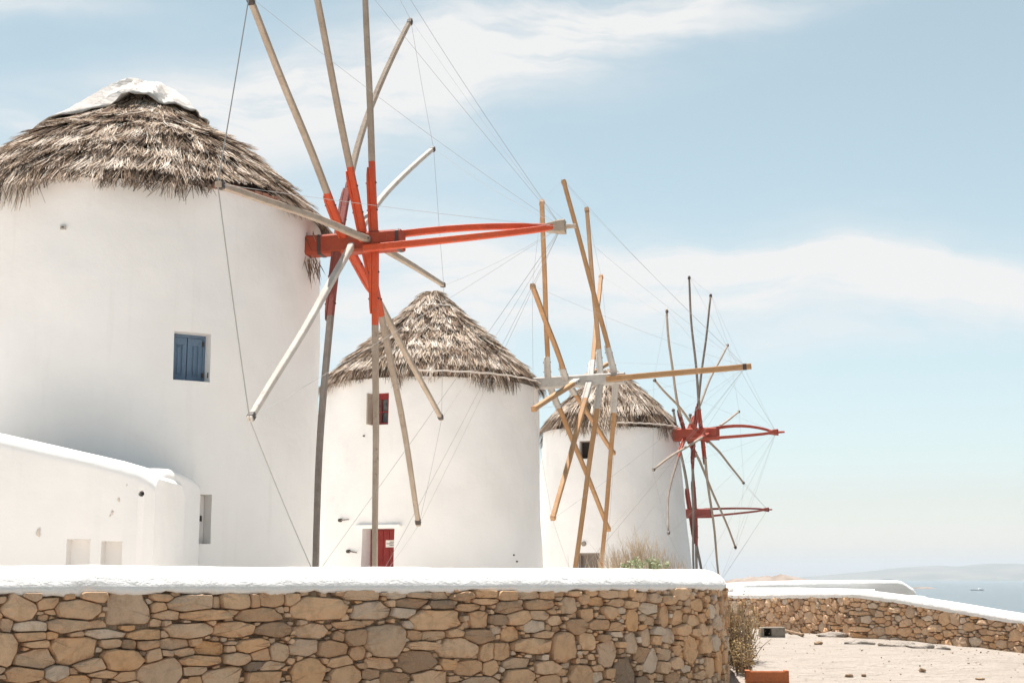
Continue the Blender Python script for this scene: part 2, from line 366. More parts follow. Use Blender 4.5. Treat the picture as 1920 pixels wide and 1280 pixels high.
# ------------------------------------------------------------------ stone walls
def make_path(segs): return segs
class WallPath:
    def __init__(s, pts):
        s.p = np.array(pts); d = np.linalg.norm(np.diff(s.p, axis=0), axis=1); s.u = np.concatenate([[0], np.cumsum(d)])
        g = np.gradient(s.p, axis=0); g /= np.linalg.norm(g, axis=1)[:, None]; s.n = np.stack([g[:, 1], -g[:, 0]], 1)   # right of travel = towards the camera
        s.az = np.arctan2(s.p[:, 0], s.p[:, 1])
    def at(s, u): return np.array([np.interp(u, s.u, s.p[:, 0]), np.interp(u, s.u, s.p[:, 1])])
    def nrm(s, u):
        v = np.array([np.interp(u, s.u, s.n[:, 0]), np.interp(u, s.u, s.n[:, 1])]); return v / np.linalg.norm(v)
    def from_px(s, px, py, amax=None):
        r = ray(px, py); az = math.atan2(r.x, r.y); k = len(s.az) if amax is None else amax
        u = np.interp(az, s.az[:k], s.u[:k]); q = s.at(u); return u, r.z / math.hypot(r.x, r.y) * float(np.linalg.norm(q))
P_ = 3.6
def snorm(dx, dy): return (np.abs(dx) ** P_ + np.abs(dy) ** P_) ** (1 / P_)
def layout(big, u0, u1, vb, vt, rng, sizes, tries):
    S = [list(b) for b in big]
    for (lo, hi), nt in zip(sizes, tries):
        for _ in range(nt):
            hw = rng.uniform(lo, hi); hh = hw * rng.uniform(.38, .85)
            u = rng.uniform(u0, u1); b_, t_ = vb(u), vt(u)
            if b_ + hh * .3 > t_ - hh * .8: continue
            v = rng.uniform(b_ + hh * .3, t_ - hh * .8)
            A = np.array(S) if S else np.zeros((0, 5))
            if len(A):
                near = A[np.abs(A[:, 0] - u) < 1.0]
                if len(near) and np.min(snorm((near[:, 0] - u) / (near[:, 2] + hw), (near[:, 1] - v) / (near[:, 3] + hh))) < .80: continue
            S.append([u, v, hw, hh, rng.uniform(-.12, .12)])
    return S
def stone_polys(S, rng, grow, joint):
    """angular stones: a box with knocked-off corners, clipped by straight joints towards its neighbours"""
    A = np.array([q[:5] for q in S]); polys = []
    for i, (u, v, hw, hh, rot) in enumerate(A):
        k = (np.abs(A[:, 0] - u) < A[:, 2] + hw * 1.5 + .03) & (np.abs(A[:, 1] - v) < A[:, 3] + hh * 1.5 + .03); k[i] = False
        pl = []
        for sx_, sy_ in ((1, 1), (-1, 1), (-1, -1), (1, -1)):
            cx_, cy_ = rng.choice((.05, .12, .2, .45)), rng.choice((.06, .15, .3, .6)); jx, jy = rng.uniform(.93, 1.07), rng.uniform(.93, 1.07)
            a, b = (sx_ * grow * jx, sy_ * grow * jy * (1 - cy_)), (sx_ * grow * jx * (1 - cx_), sy_ * grow * jy)
            pl += [a, b] if sx_ * sy_ > 0 else [b, a]
        c_, s_ = math.cos(rot), math.sin(rot); pl = [(x * hw * c_ - y * hh * s_, x * hw * s_ + y * hh * c_) for x, y in pl]
        for (uj, vj, wj, hj, _) in A[k]:
            dx, dy = uj - u, vj - v; ti = 1 / max(1e-6, snorm(dx / hw, dy / hh)); tj = 1 / max(1e-6, snorm(dx / wj, dy / hj)); f_ = ti / (ti + tj)
            nx_, ny_ = dx / (hw + wj) ** 2, dy / (hh + hj) ** 2; L = math.hypot(nx_, ny_)
            if L < 1e-9: continue
            nx_, ny_ = nx_ / L, ny_ / L; dd = (dx * nx_ + dy * ny_) * f_ - joint; out = []
            for (x0, y0), (x1, y1) in zip(pl, pl[1:] + pl[:1]):
                e0, e1 = x0 * nx_ + y0 * ny_ - dd, x1 * nx_ + y1 * ny_ - dd
                if e0 <= 0: out.append((x0, y0))
                if e0 * e1 < 0: tt = e0 / (e0 - e1); out.append((x0 + (x1 - x0) * tt, y0 + (y1 - y0) * tt))
            if len(out) >= 3: pl = out
        q = []                                                    # knock the corners, roughen long edges
        for (xp, yp), (x0, y0), (x1, y1) in zip(pl[-1:] + pl[:-1], pl, pl[1:] + pl[:1]):
            l0, l1 = math.hypot(x0 - xp, y0 - yp), math.hypot(x1 - x0, y1 - y0)
            if l0 < .004 or l1 < .004: q.append((x0, y0)); continue
            c = rng.uniform(.05, .2); c2 = rng.uniform(.05, .2); q.append((x0 + (xp - x0) * c, y0 + (yp - y0) * c)); q.append((x0 + (x1 - x0) * c2, y0 + (y1 - y0) * c2))
            if l1 > .07:
                m_ = rng.uniform(.4, .6); kf = 1 - rng.uniform(-.01, .06); q.append(((x0 + (x1 - x0) * m_) * kf, (y0 + (y1 - y0) * m_) * kf))
        polys.append([(u + x, v + y) for x, y in q])
    return polys
def stone_mesh(path, pl, ctr, rng, proud, vtop=None):
    u0, v0 = ctr; n = len(pl); V = []; d0 = rng.uniform(.0, proud); tx, ty = rng.uniform(-.10, .10), rng.uniform(-.10, .10)
    sz = min(.02, .12 * max(abs(p[0] - u0) + abs(p[1] - v0) for p in pl))
    def W3(u, v, d): q = path.at(u) + path.nrm(u) * d; return (q[0], q[1], v)
    for sc, dd, jj in ((1.0, -.05, 0), (1.0, -.25, .35), (.92, .35, .4)):
        for (u, v) in pl:
            uu, vv = u0 + (u - u0) * sc, v0 + (v - v0) * sc
            dep = -.05 if dd == -.05 else d0 + sz * dd + rng.uniform(-1, 1) * jj * sz + tx * (uu - u0) + ty * (vv - v0)
            V.append(W3(uu, vv, max(dep, -.05)))
    V.append(W3(u0 + rng.uniform(-.2, .2) * sz, v0, d0 + sz * rng.uniform(.3, .9)))
    Fc = []
    for r_ in range(2):
        for k in range(n): Fc.append((r_ * n + k, r_ * n + (k + 1) % n, (r_ + 1) * n + (k + 1) % n, (r_ + 1) * n + k))
    for k in range(n): Fc.append((2 * n + k, 2 * n + (k + 1) % n, 3 * n))
    return V, Fc
def build_wall(root, path, S, rng, grow, joint, proud, limit=300, visible=None):
    polys = stone_polys(S, rng, grow, joint)
    area = [s[2] * s[3] * (1 if visible is None or visible(s) else .01) for s in S]
    order = sorted(range(len(S)), key=lambda i: -area[i]); rest = MB()
    for k, i in enumerate(order):
        V, Fc = stone_mesh(path, polys[i], S[i][:2], rng, proud); r_ = rng.random() if len(S[i]) < 6 else S[i][5]
        if k < limit: mk('stone', V, Fc, 'stone', root, rnd=r_, smooth=True, sharp=48)
        else: rest.add(V, Fc, r_)
    if rest.V: mk('small_stones', rest.V, rest.F, 'stone', root, rnd=rest.r, smooth=True, sharp=28, kind='stuff')

# front wall: straight run, then a long curve away from the camera
hd = R(39.0); S0 = Vector((.92, 11.31)); rr = 2.75
dirv = Vector((math.cos(hd), math.sin(hd)))
pts = [tuple(S0 - dirv * (7.6 - .1 * i)) for i in range(76)]
O = S0 + Vector((-dirv.y, dirv.x)) * rr
for i in range(0, 41):
    a = hd + R(48) * i / 40; pts.append((O.x + rr * math.sin(a), O.y - rr * math.cos(a)))
a = hd + R(48); e_ = Vector(pts[-1])
for i in range(1, 50): pts.append(tuple(e_ + Vector((math.cos(a), math.sin(a))) * .1 * i))
FW = WallPath(pts); kmax = int(np.argmax(FW.az)) + 1
U_END = FW.u[min(len(FW.u) - 1, kmax + 14)]
CB = -.098                                                       # underside of the whitewashed coping
A_ = [(5,330,275,525),(160,325,290,390),(255,365,425,455),(375,360,765,530),(600,320,795,395),(775,305,1115,585),(1120,335,1285,390),(1120,390,1235,465),(1245,340,1565,455),(1590,355,1640,445),(1650,335,1915,445),(1145,455,1330,530),(1340,450,1730,530),(1750,430,2090,545),(0,515,85,620),(90,535,330,620),(290,480,365,535),(350,515,635,620),(650,530,790,585),(605,600,940,665),(945,600,1205,670),(1210,540,1580,660),(1580,540,1885,660),(100,610,325,685),(165,680,350,735),(-60,620,100,870),(370,640,735,855),(110,740,400,890),(745,670,900,735),(900,675,1005,745),(1020,685,1185,750),(755,745,1070,905),(1190,665,1410,745),(1410,665,1490,720),(1450,675,1670,790),(1730,665,2000,775),(1285,740,1440,795),(1335,790,1640,870),(1075,735,1200,845),(1010,800,1370,1050),(0,880,305,990),(320,870,520,980),(555,820,775,910),(660,905,875,955),(395,930,655,1060),(825,910,1000,990),(1670,770,1860,860),(1350,870,1530,940),(1480,875,1810,1060),(1830,830,2000,900),(1820,905,2090,1040)]
B_ = [(0,335,90,440),(75,320,290,430),(290,330,400,420),(290,340,770,540),(720,305,990,385),(1030,320,1200,370),(1205,320,1370,365),(1385,320,1510,375),(1520,315,1695,380),(1700,305,1865,360),(1095,360,1355,440),(1355,375,1565,440),(770,390,1080,530),(1085,435,1260,510),(1200,455,1635,605),(1570,400,1750,460),(1690,365,1880,410),(1670,460,1815,590),(60,545,325,655),(335,550,615,665),(640,525,875,600),(735,595,880,715),(640,610,725,690),(885,540,1190,810),(1205,605,1310,675),(1315,605,1490,680),(1505,590,1620,655),(1630,595,1850,700),(165,690,310,830),(320,665,540,805),(530,665,755,805),(775,725,895,830),(1200,690,1430,750),(1425,660,1735,820),(1750,700,1850,830),(20,735,170,840),(0,835,280,905),(315,805,595,1050),(600,800,795,885),(610,850,865,1040),(880,805,1120,890),(1105,750,1430,910),(1440,820,1570,895),(1575,835,1765,945),(1775,830,1880,945),(870,895,995,975),(995,915,1220,1050),(1230,905,1525,1050),(1600,950,1880,1050)]
C_ = [(30,310,180,385),(190,305,350,370),(360,310,465,370),(470,310,550,355),(565,310,655,350),(650,335,725,410),(710,305,800,350),(810,305,945,365),(945,305,1025,360),(0,380,220,480),(255,375,485,450),(510,355,635,485),(740,355,850,425),(860,370,980,430),(985,380,1100,440),(1060,320,1165,390),(1165,325,1260,400),(1105,395,1240,490),(95,455,285,565),(285,455,430,525),(415,495,535,570),(665,445,765,540),(820,425,935,515),(-40,485,95,570),(220,530,385,620),(80,575,215,685),(535,505,705,630),(715,515,875,610),(865,540,980,615),(990,450,1085,610),(1145,495,1230,570),(1240,415,1325,580),(1330,440,1435,560),(1450,480,1545,575),(310,610,450,660),(430,600,625,850),(640,625,770,765),(160,670,445,775),(0,700,150,835),(790,670,940,880),(985,615,1085,795),(1105,590,1175,730),(1185,575,1290,640),(1270,580,1365,710),(1360,560,1480,650),(1240,740,1350,830),(1425,635,1550,850),(1360,705,1420,790),(1070,725,1185,840),(1125,730,1235,940),(920,795,1065,1060),(55,805,300,890),(290,835,515,930),(50,890,320,1040),(560,870,765,1040),(330,935,515,1040),(1320,810,1425,890),(1600,400,1670,520),(1620,640,1680,760),(1550,650,1620,770),(1235,840,1320,930),(1290,915,1400,1000),(1425,865,1490,920),(1660,750,1720,960),(1700,330,1755,500),(1710,500,1755,700)]
big = []
rng = random.Random(11)
for off, L in ((0, A_), (460, B_), (920, C_)):
    for x0, y0, x1, y1 in L:
        ua, va = FW.from_px(off + x0 / 4, 1030 + y0 / 4, kmax); ub, vb_ = FW.from_px(off + x1 / 4, 1030 + y1 / 4, kmax)
        vm = .5 * (va + vb_); big.append([.5 * (ua + ub), vm, max(.02, .5 * (ub - ua)), max(.015, .5 * (va - vb_)), rng.uniform(-.06, .06)])
gb = lambda u: gz_(*FW.at(u)) - .08
Sf = layout(big, .2, U_END, gb, lambda u: CB + .012, rng, [(.09, .15), (.055, .09), (.032, .05), (.018, .03)], [500, 1500, 3500, 6000])
fw = empty('stone_wall', (*FW.at(4.0), gz_(*FW.at(4.0))), 'long brown rubble stone wall with thick white coping curving away in the foreground', 'wall')
build_wall(fw, FW, Sf, rng, 1.05, .0026, .05, visible=lambda s: 2.0 < s[0] and s[1] > -.55)
uu = np.linspace(0, FW.u[-1], 180); pp = [tuple(FW.at(u)) for u in uu]
V, Fc = sweep(pp, lambda i, u: [(-.022, -1.75), (-.022, CB + .03), (-.42, CB + .03), (-.42, -1.75)])
mk('mortar_core', V, Fc, 'mortar', fw)
def cap_sec(i, u):
    e = .012 * wob(u * 3.1, 1) + .009 * wob(u * 11, 2) + .006 * wob(u * 29, 7); w = .010 * wob(u * 2.3, 5); h = .006 * wob(u * 1.9, 3)
    return [(-.02, CB + e + .004), (.018 + w, CB + e), (.034 + w, CB + .016 + e * .5), (.034 + w, CB + .036), (.022 + w, CB + .066), (.0 + w * .6, CB + .096 + h), (-.035, CB + .126 + h), (-.08, CB + .148 + h), (-.14, CB + .164 + h), (-.22, CB + .172 + h), (-.30, CB + .168), (-.38, CB + .14), (-.44, CB + .07), (-.45, CB), (-.40, CB)]
uu = np.linspace(0, FW.u[-1], 420); pp = [tuple(FW.at(u)) for u in uu]
V, Fc = sweep(pp, cap_sec); o = mk('coping', V, Fc, 'cap', fw, smooth=True); fix_normals(o)

# far low wall on the right
cn = [(1325, 24.4), (1380, 23.5), (1440, 22.4), (1520, 21.0), (1600, 19.6), (1680, 18.9), (1800, 17.7), (1920, 16.6), (2100, 15.2), (2350, 13.6)]
pts = []
for (a, ya), (b, yb) in zip(cn, cn[1:]):
    for k in range(12):
        f_ = k / 12; q = at(a + (b - a) * f_, 1083, ya + (yb - ya) * f_); pts.append((q.x, q.y))
RW = WallPath(pts)
def prof(tab):
    def f(u):
        q = RW.at(u); px = 960 + F * q[0] / (q[1] * CP)
        py = np.interp(px, [t_[0] for t_ in tab], [t_[1] for t_ in tab]); return at(px, py, q[1]).z
    return f
cbz = prof([(1325, 1120), (1380, 1121), (1440, 1122), (1500, 1121), (1600, 1120), (1680, 1130), (1760, 1144), (1840, 1158), (1920, 1172), (2100, 1204), (2350, 1250)])
ctz = prof([(1325, 1110), (1380, 1110), (1440, 1109), (1500, 1107), (1600, 1107), (1680, 1117), (1760, 1130), (1840, 1144), (1920, 1157), (2100, 1189), (2350, 1234)])
gbr = lambda u: gz_(*RW.at(u)) - .05
bigr = []
for x0, y0, x1, y1 in ((1475,430,1590,522),(1140,375,1222,447),(1055,368,1140,435),(910,308,985,365),(830,275,970,315),(845,370,965,412),(860,415,950,480),(835,222,915,258),(950,228,1012,272),(1015,250,1080,285),(1085,255,1165,292),(1315,430,1390,508),(1435,358,1512,396),(1418,400,1490,445),(1190,325,1235,372),(1255,330,1310,380),(1290,385,1340,435),(1610,365,1675,395),(1640,335,1712,372),(1710,345,1785,382),(1740,400,1812,430),(1655,430,1725,475),(1745,450,1830,520),(1870,490,1925,560),(1120,308,1170,348),(1305,365,1320,380),(555,275,620,365),(648,350,692,422),(700,345,760,370),(660,240,700,280),(540,240,600,290),(215,335,245,395),(720,370,800,402),(800,318,890,365),(950,420,1025,470),(1020,430,1085,475),(1090,440,1160,490),(1690,240+95,1740,365)):
    ua, va = RW.from_px(1340 + x0 / 3.31, 1060 + y0 / 3.31); ub, vb_ = RW.from_px(1340 + x1 / 3.31, 1060 + y1 / 3.31)
    bigr.append([.5 * (ua + ub), .5 * (va + vb_), .5 * (ub - ua), .5 * (va - vb_), 0.0])
Sr = layout(bigr, .1, RW.u[-1] - .1, gbr, lambda u: cbz(u) + .01, rng, [(.09, .14), (.055, .09), (.032, .05), (.02, .03)], [500, 1400, 2200, 2600])
rw = empty('stone_wall', (*RW.at(3.0), gz_(*RW.at(3.0))), 'low sloping rubble wall with white coping above the sandy ground, sea behind', 'wall')
build_wall(rw, RW, Sr, rng, 1.10, .004, .03)
uu = np.linspace(0, RW.u[-1], 120); pp = [tuple(RW.at(u)) for u in uu]
V, Fc = sweep(pp, lambda i, u: [(-.03, -1.9), (-.03, cbz(uu[i]) + .02), (-.4, cbz(uu[i]) + .02), (-.4, -1.9)])
mk('mortar_core', V, Fc, 'mortar', rw)
def rcap(i, u):
    b, tp = cbz(uu[i]), ctz(uu[i]); h = tp - b; e = .008 * wob(u * 5, 2)
    return [(-.02, b + e), (.02, b + e), (.032, b + h * .3), (.028, b + h * .7), (.0, b + h * .95), (-.12, tp), (-.32, tp), (-.42, b + h * .7), (-.45, b)]
V, Fc = sweep(pp, rcap); o = mk('coping', V, Fc, 'cap', rw, smooth=True, sharp=50); fix_normals(o)

# ------------------------------------------------------------------ whitewashed masses
def parapet(name, pts, width, m, sec=None, **kw):
    """pts: (x, y, ztop, zbottom); rounded top"""
    n = 10; path = []; prm = []
    for a, b in zip(pts, pts[1:]):
        for k in range(n):
            f_ = k / n; path.append((a[0] + (b[0] - a[0]) * f_, a[1] + (b[1] - a[1]) * f_)); prm.append((a[2] + (b[2] - a[2]) * f_, a[3] + (b[3] - a[3]) * f_))
    path.append(pts[-1][:2]); prm.append(pts[-1][2:])
    rd = sec or .16
    def s(i, u):
        tp, bt = prm[i]; w = .008 * wob(u * 1.6, 3)
        L = [(w, bt), (w, tp - rd)]
        for k in range(1, 6):
            a = k / 5 * math.pi / 2; L.append((-rd + rd * math.cos(a) + w * .5, tp - rd + rd * math.sin(a)))
        L += [(-width + rd, tp), (-width, tp - rd * .8), (-width, bt)]
        return L
    V, Fc = sweep(path, s); o = mk(name, V, Fc, m, smooth=True, **kw); fix_normals(o)
    return o
def pz(px, py, Y, zb): q = at(px, py, Y); return (q.x, q.y, q.z, zb)
def sharpen(o, ang=40):
    bm = bmesh.new(); bm.from_mesh(o.data)
    for e in bm.edges:
        if len(e.link_faces) == 2: e.smooth = e.calc_face_angle() < R(ang)
        else: e.smooth = True
    for f_ in bm.faces: f_.smooth = True
    bm.to_mesh(o.data); bm.free()
def cut(o, cutters):
    for V, Fc in cutters:
        me = bpy.data.meshes.new('c'); me.from_pydata([tuple(v) for v in V], [], Fc); c = bpy.data.objects.new('c', me); COL.objects.link(c)
        bm = bmesh.new(); bm.from_mesh(me); bmesh.ops.recalc_face_normals(bm, faces=bm.faces[:]); bm.to_mesh(me); bm.free()
        md = o.modifiers.new('b', 'BOOLEAN'); md.operation = 'DIFFERENCE'; md.object = c; md.solver = 'EXACT'
        bpy.context.view_layer.update()
        dg = bpy.context.evaluated_depsgraph_get(); new = bpy.data.meshes.new_from_object(o.evaluated_get(dg))
        o.modifiers.clear(); old = o.data; o.data = new; bpy.data.meshes.remove(old)
        bpy.data.objects.remove(c); bpy.data.meshes.remove(me)
    sharpen(o)
XA, YA, ZA = Vector((1, 0, 0)), Vector((0, 1, 0)), Vector((0, 0, 1))
Yb = 15.2
L_ = [(-420, 735), (0, 811), (120, 838), (225, 862), (256, 871), (274, 880), (286, 889), (292, 896)]
ob_left = parapet('low_building', [pz(x, y, Yb, -1.2) for x, y in L_], 1.4, 'white', .17, org=(at(100, 1000, Yb).x, Yb, -.9),
                  label='low white outbuilding with a sloping rounded top in front of the largest windmill', cat='building')
cuts = []
for x0, x1, y0 in ((125, 170, 1010), (190, 230, 1014)):
    a, b = at(x0, y0, Yb), at(x1, y0, Yb); cuts.append(box(((a.x + b.x) / 2, Yb, a.z - .35), XA, YA, ZA, (b.x - a.x) / 2, .17, .35))
c_ = at(265, 927, Yb); V, Fc = tube([(c_.x, Yb - .3, c_.z), (c_.x, Yb + .25, c_.z + .02)], [.032, .032], 12); cuts.append((V, Fc))
L2 = [(275, 912), (290, 895), (300, 885), (315, 878), (330, 879), (350, 886), (366, 895), (374, 902), (376, 905)]
cut(ob_left, cuts)
ob2 = parapet('low_annex', [pz(x, y, Yb + .05 + max(0, x - 290) / 85 * 2.15, -1.2) for x, y in L2], 1.0, 'white', .10, org=(at(330, 1000, Yb).x, Yb + .05, -.9),
              label='narrow white block with rounded top between the low outbuilding and the largest windmill', cat='building')
sharpen(ob2)
for px, py, s in ((72, 997, 1.), (211, 960, .55), (223, 936, .6), (238, 909, .4), (207, 966, .4)):   # flaked plaster scars: bare patches standing proud by a hair
    c_ = at(px, py, Yb); rgp = random.Random(px); n = 11
    V = [(c_.x, c_.y - .012, c_.z)]
    for k in range(n):
        a = 2 * math.pi * k / n; r_ = .045 * s * rgp.uniform(.3, 1.0); V.append((c_.x + r_ * math.cos(a) * .8, c_.y - .004, c_.z + r_ * 1.35 * math.sin(a)))
    mk('plaster_scar', V, [(0, 1 + k, 1 + (k + 1) % n) for k in range(n)], 'bare_plaster', ob_left)
# white roofs beyond the far wall
rf = [(1362, 1104), (1372, 1098), (1400, 1093), (1440, 1091), (1500, 1089), (1560, 1087.5), (1640, 1087), (1680, 1087), (1692, 1089), (1704, 1096), (1714, 1103), (1718, 1108)]
o = parapet('vaulted_roof', [pz(x, y, 24.6, -1.6) for x, y in rf], 2.2, 'cap', .085, org=(at(1540, 1083, 24.6).x, 24.6, -1.2),
            label='long white rounded roof of a low building behind the far wall, facing the sea', cat='building'); sharpen(o)
tl = [at(1385, 1107, 24.0), at(1500, 1105, 21.9), at(1590, 1104, 20.4), at(1640, 1107, 20.2), at(1640, 1104, 24.5), at(1500, 1101, 24.5), at(1375, 1101, 24.5)]
V = [tuple(p) for p in tl] + [(p.x, p.y, -1.5) for p in tl]; n = len(tl)
o = mk('roof_terrace', V, [tuple(range(n))] + [(k, (k + 1) % n, n + (k + 1) % n, n + k) for k in range(n)], 'cap', org=(at(1500, 1083, 22).x, 22, -1.2),
       label='flat white roof terrace between the far wall coping and the rounded roof', cat='building'); fix_normals(o)
st_ = [(1700, 1121), (1722, 1116), (1735, 1117), (1748, 1123), (1775, 1129), (1800, 1135)]
o = parapet('white_step', [pz(x, y, 19.9, -1.6) for x, y in st_], .9, 'cap', .06, org=(at(1740, 1083, 19.9).x, 19.9, -1.2),
            label='small white stepped block just right of the rounded roof, above the sloping coping', cat='building'); sharpen(o)

# ------------------------------------------------------------------ windmills
def lathe_tower(ctr, zb, zt, rb, rt, seed, nth=144, nz=44):
    V = []; Fc = []
    for j in range(nz + 1):
        f_ = j / nz; z = zb + (zt - zb) * f_
        for i in range(nth):
            a = 2 * math.pi * i / nth; r_ = rb + (rt - rb) * f_
            r_ += .012 * math.sin(3 * a + seed + 1.3 * z) + .008 * math.sin(7 * a - 2.1 * z + seed) + .006 * math.sin(11 * a + 3.7 * z)
            V.append((ctr.x + r_ * math.cos(a), ctr.y + r_ * math.sin(a), z))
    for j in range(nz):
        for i in range(nth): Fc.append((j * nth + i, j * nth + (i + 1) % nth, (j + 1) * nth + (i + 1) % nth, (j + 1) * nth + i))
    Fc.append(tuple(range(nth))[::-1]); Fc.append(tuple(nz * nth + i for i in range(nth)))
    return V, Fc
def on_tower(ctr, zb, zt, rb, rt, px, py):
    r_ = ray(px, py); rad_ = rt; p = None
    for _ in range(6):
        a = r_.x ** 2 + r_.y ** 2; b = -2 * (r_.x * ctr.x + r_.y * ctr.y); c = ctr.x ** 2 + ctr.y ** 2 - rad_ ** 2
        D = b * b - 4 * a * c; tt = (-b - math.sqrt(max(D, 0))) / (2 * a); p = r_ * tt
        rad_ = rb + (rt - rb) * (p.z - zb) / (zt - zb)
    nrm = Vector((p.x - ctr.x, p.y - ctr.y, 0)).normalized(); return p, nrm
def interp_prof(prof_, s):
    """prof_: list (r,z) apex->eave; s in 0..1 by arc length"""
    d = [0]
    for a, b in zip(prof_, prof_[1:]): d.append(d[-1] + math.hypot(b[0] - a[0], b[1] - a[1]))
    L = d[-1]; x = s * L
    r_ = np.interp(x, d, [p[0] for p in prof_]); z = np.interp(x, d, [p[1] for p in prof_])
    x2 = min(L, x + .02); x1 = max(0, x2 - .04)
    dr = np.interp(x2, d, [p[0] for p in prof_]) - np.interp(x1, d, [p[0] for p in prof_]); dz = np.interp(x2, d, [p[1] for p in prof_]) - np.interp(x1, d, [p[1] for p in prof_])
    n = math.hypot(dr, dz); return r_, z, dr / n, dz / n
def thatch(root, ctr, ze, prof_, courses, seed, step, bare=None, wid=.007, flat_top=0):
    rg = np.random.RandomState(seed)
    sg_ = np.linspace(0, 1, 300); tab = np.array([interp_prof(prof_, v) for v in sg_])
    def PR(s_): s_ = np.clip(s_, .004, 1); return [np.interp(s_, sg_, tab[:, k]) for k in range(4)]
    nb = 48; V, Fc = [], []; rows = 16
    for j in range(rows + 1):
        r_, z, dr, dz = interp_prof(prof_, j / rows * .90)
        for i in range(nb): a = 2 * math.pi * i / nb; V.append((ctr.x + max(.01, r_ - .06) * math.cos(a), ctr.y + max(.01, r_ - .06) * math.sin(a), ze + z - .06))
    for j in range(rows):
        for i in range(nb): Fc.append((j * nb + i, j * nb + (i + 1) % nb, (j + 1) * nb + (i + 1) % nb, (j + 1) * nb + i))
    Fc.append(tuple(rows * nb + i for i in range(nb)))
    roof = mk('roof', V, Fc, 'thatch_base', root, smooth=True)
    L = sum(math.hypot(b[0] - a[0], b[1] - a[1]) for a, b in zip(prof_, prof_[1:])); sp = L / courses
    for c in range(courses):
        s1 = (c + 1) / courses; last = c == courses - 1
        circ = 2 * math.pi * max(.14, float(PR(s1)[0])); nbun = max(10, int(circ / .10)); U = rg.uniform
        ab = 2 * math.pi * (np.arange(nbun) + U(-.35, .35, nbun)) / nbun
        big_ = np.where(U(0, 1, nbun) < .16, 1.45, 1.0)
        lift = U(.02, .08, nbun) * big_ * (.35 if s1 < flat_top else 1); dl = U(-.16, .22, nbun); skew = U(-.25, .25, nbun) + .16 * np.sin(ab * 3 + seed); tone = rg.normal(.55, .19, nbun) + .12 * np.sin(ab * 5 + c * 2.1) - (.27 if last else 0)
        off = s1 + (U(-.13, .16, nbun) + .15 * np.sin(ab * 4 + c * 1.7 + seed) + .12 * np.sin(ab * 9 + c * 2.9)) / courses
        n_ = max(4, int(circ / nbun / step * (1.5 if last else 1))); ix = np.repeat(np.arange(nbun), n_); hide = np.zeros(len(ix), bool)
        if bare is not None:
            am = ab[ix] % (2 * math.pi); hide = (am > bare[0]) & (am < bare[1])
            if last: ix = ix[~hide]; hide = hide[~hide]
        N = len(ix)
        a0 = ab[ix] + (U(0, 1, N) - .5) * 2 * math.pi / nbun * 1.4
        ln = sp * 1.7 * (1 + dl[ix] + U(-.3, .25, N)) * (1.15 if last else 1) * np.where(hide, .75, 1)
        sk = skew[ix] + rg.normal(0, .20, N); lf = lift[ix] + U(0, .035, N); w = wid * U(.6, 1.6, N); e1 = off[ix] + U(-.05, .05, N) / courses * 2
        e1 = np.where(hide, np.minimum(e1, .965), e1)
        if last: e1 = e1 - .004 + U(0, .06, N) * np.clip(.9 * np.sin(ab[ix] * 7 + seed) + .5 * np.sin(ab[ix] * 17 + seed), 0, 1)
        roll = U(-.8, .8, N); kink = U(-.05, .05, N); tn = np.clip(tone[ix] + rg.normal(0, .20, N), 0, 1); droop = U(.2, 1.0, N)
        sg = 3; VV = np.zeros((N, sg + 1, 2, 3))
        for q in range(sg + 1):
            f_ = q / sg; s_ = e1 - ln / L * (1 - f_); r_, z, dr, dz = PR(s_); ex = np.maximum(0, s_ - 1) * L
            hgt = .015 + lf * f_ ** 1.4 - (.05 * f_ * droop if last else 0)
            r2 = r_ + dr * ex * .45 - dz * hgt; z2 = z + dz * ex * 1.3 - ex * .3 + dr * hgt
            a = a0 + (sk * (f_ - .5) * ln + kink * math.sin(f_ * 3.1)) / np.maximum(r_, .15); ww = w * (1 - .7 * f_ ** 2)
            tx, ty = -np.sin(a) * np.cos(roll) * ww, np.cos(a) * np.cos(roll) * ww; up = np.sin(roll) * ww
            px_, py_, pz_ = ctr.x + r2 * np.cos(a), ctr.y + r2 * np.sin(a), ze + z2
            VV[:, q, 0] = np.stack([px_ - tx, py_ - ty, pz_ - up], 1); VV[:, q, 1] = np.stack([px_ + tx, py_ + ty, pz_ + up], 1)
        base = (np.arange(N) * 2 * (sg + 1))[:, None, None]; FF = (base + np.array([[2 * q, 2 * q + 1, 2 * q + 3, 2 * q + 2] for q in range(sg)])[None]).reshape(-1, 4)
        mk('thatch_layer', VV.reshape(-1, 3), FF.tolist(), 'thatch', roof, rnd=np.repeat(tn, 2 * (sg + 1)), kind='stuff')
    return roof
def axes(a, e):
    n = Vector((math.cos(a) * math.cos(e), -math.sin(a) * math.cos(e), math.sin(e))); h = Vector((math.sin(a), math.cos(a), 0)); u = h.cross(n)
    if u.z < 0: u = -u
    return n, h, u
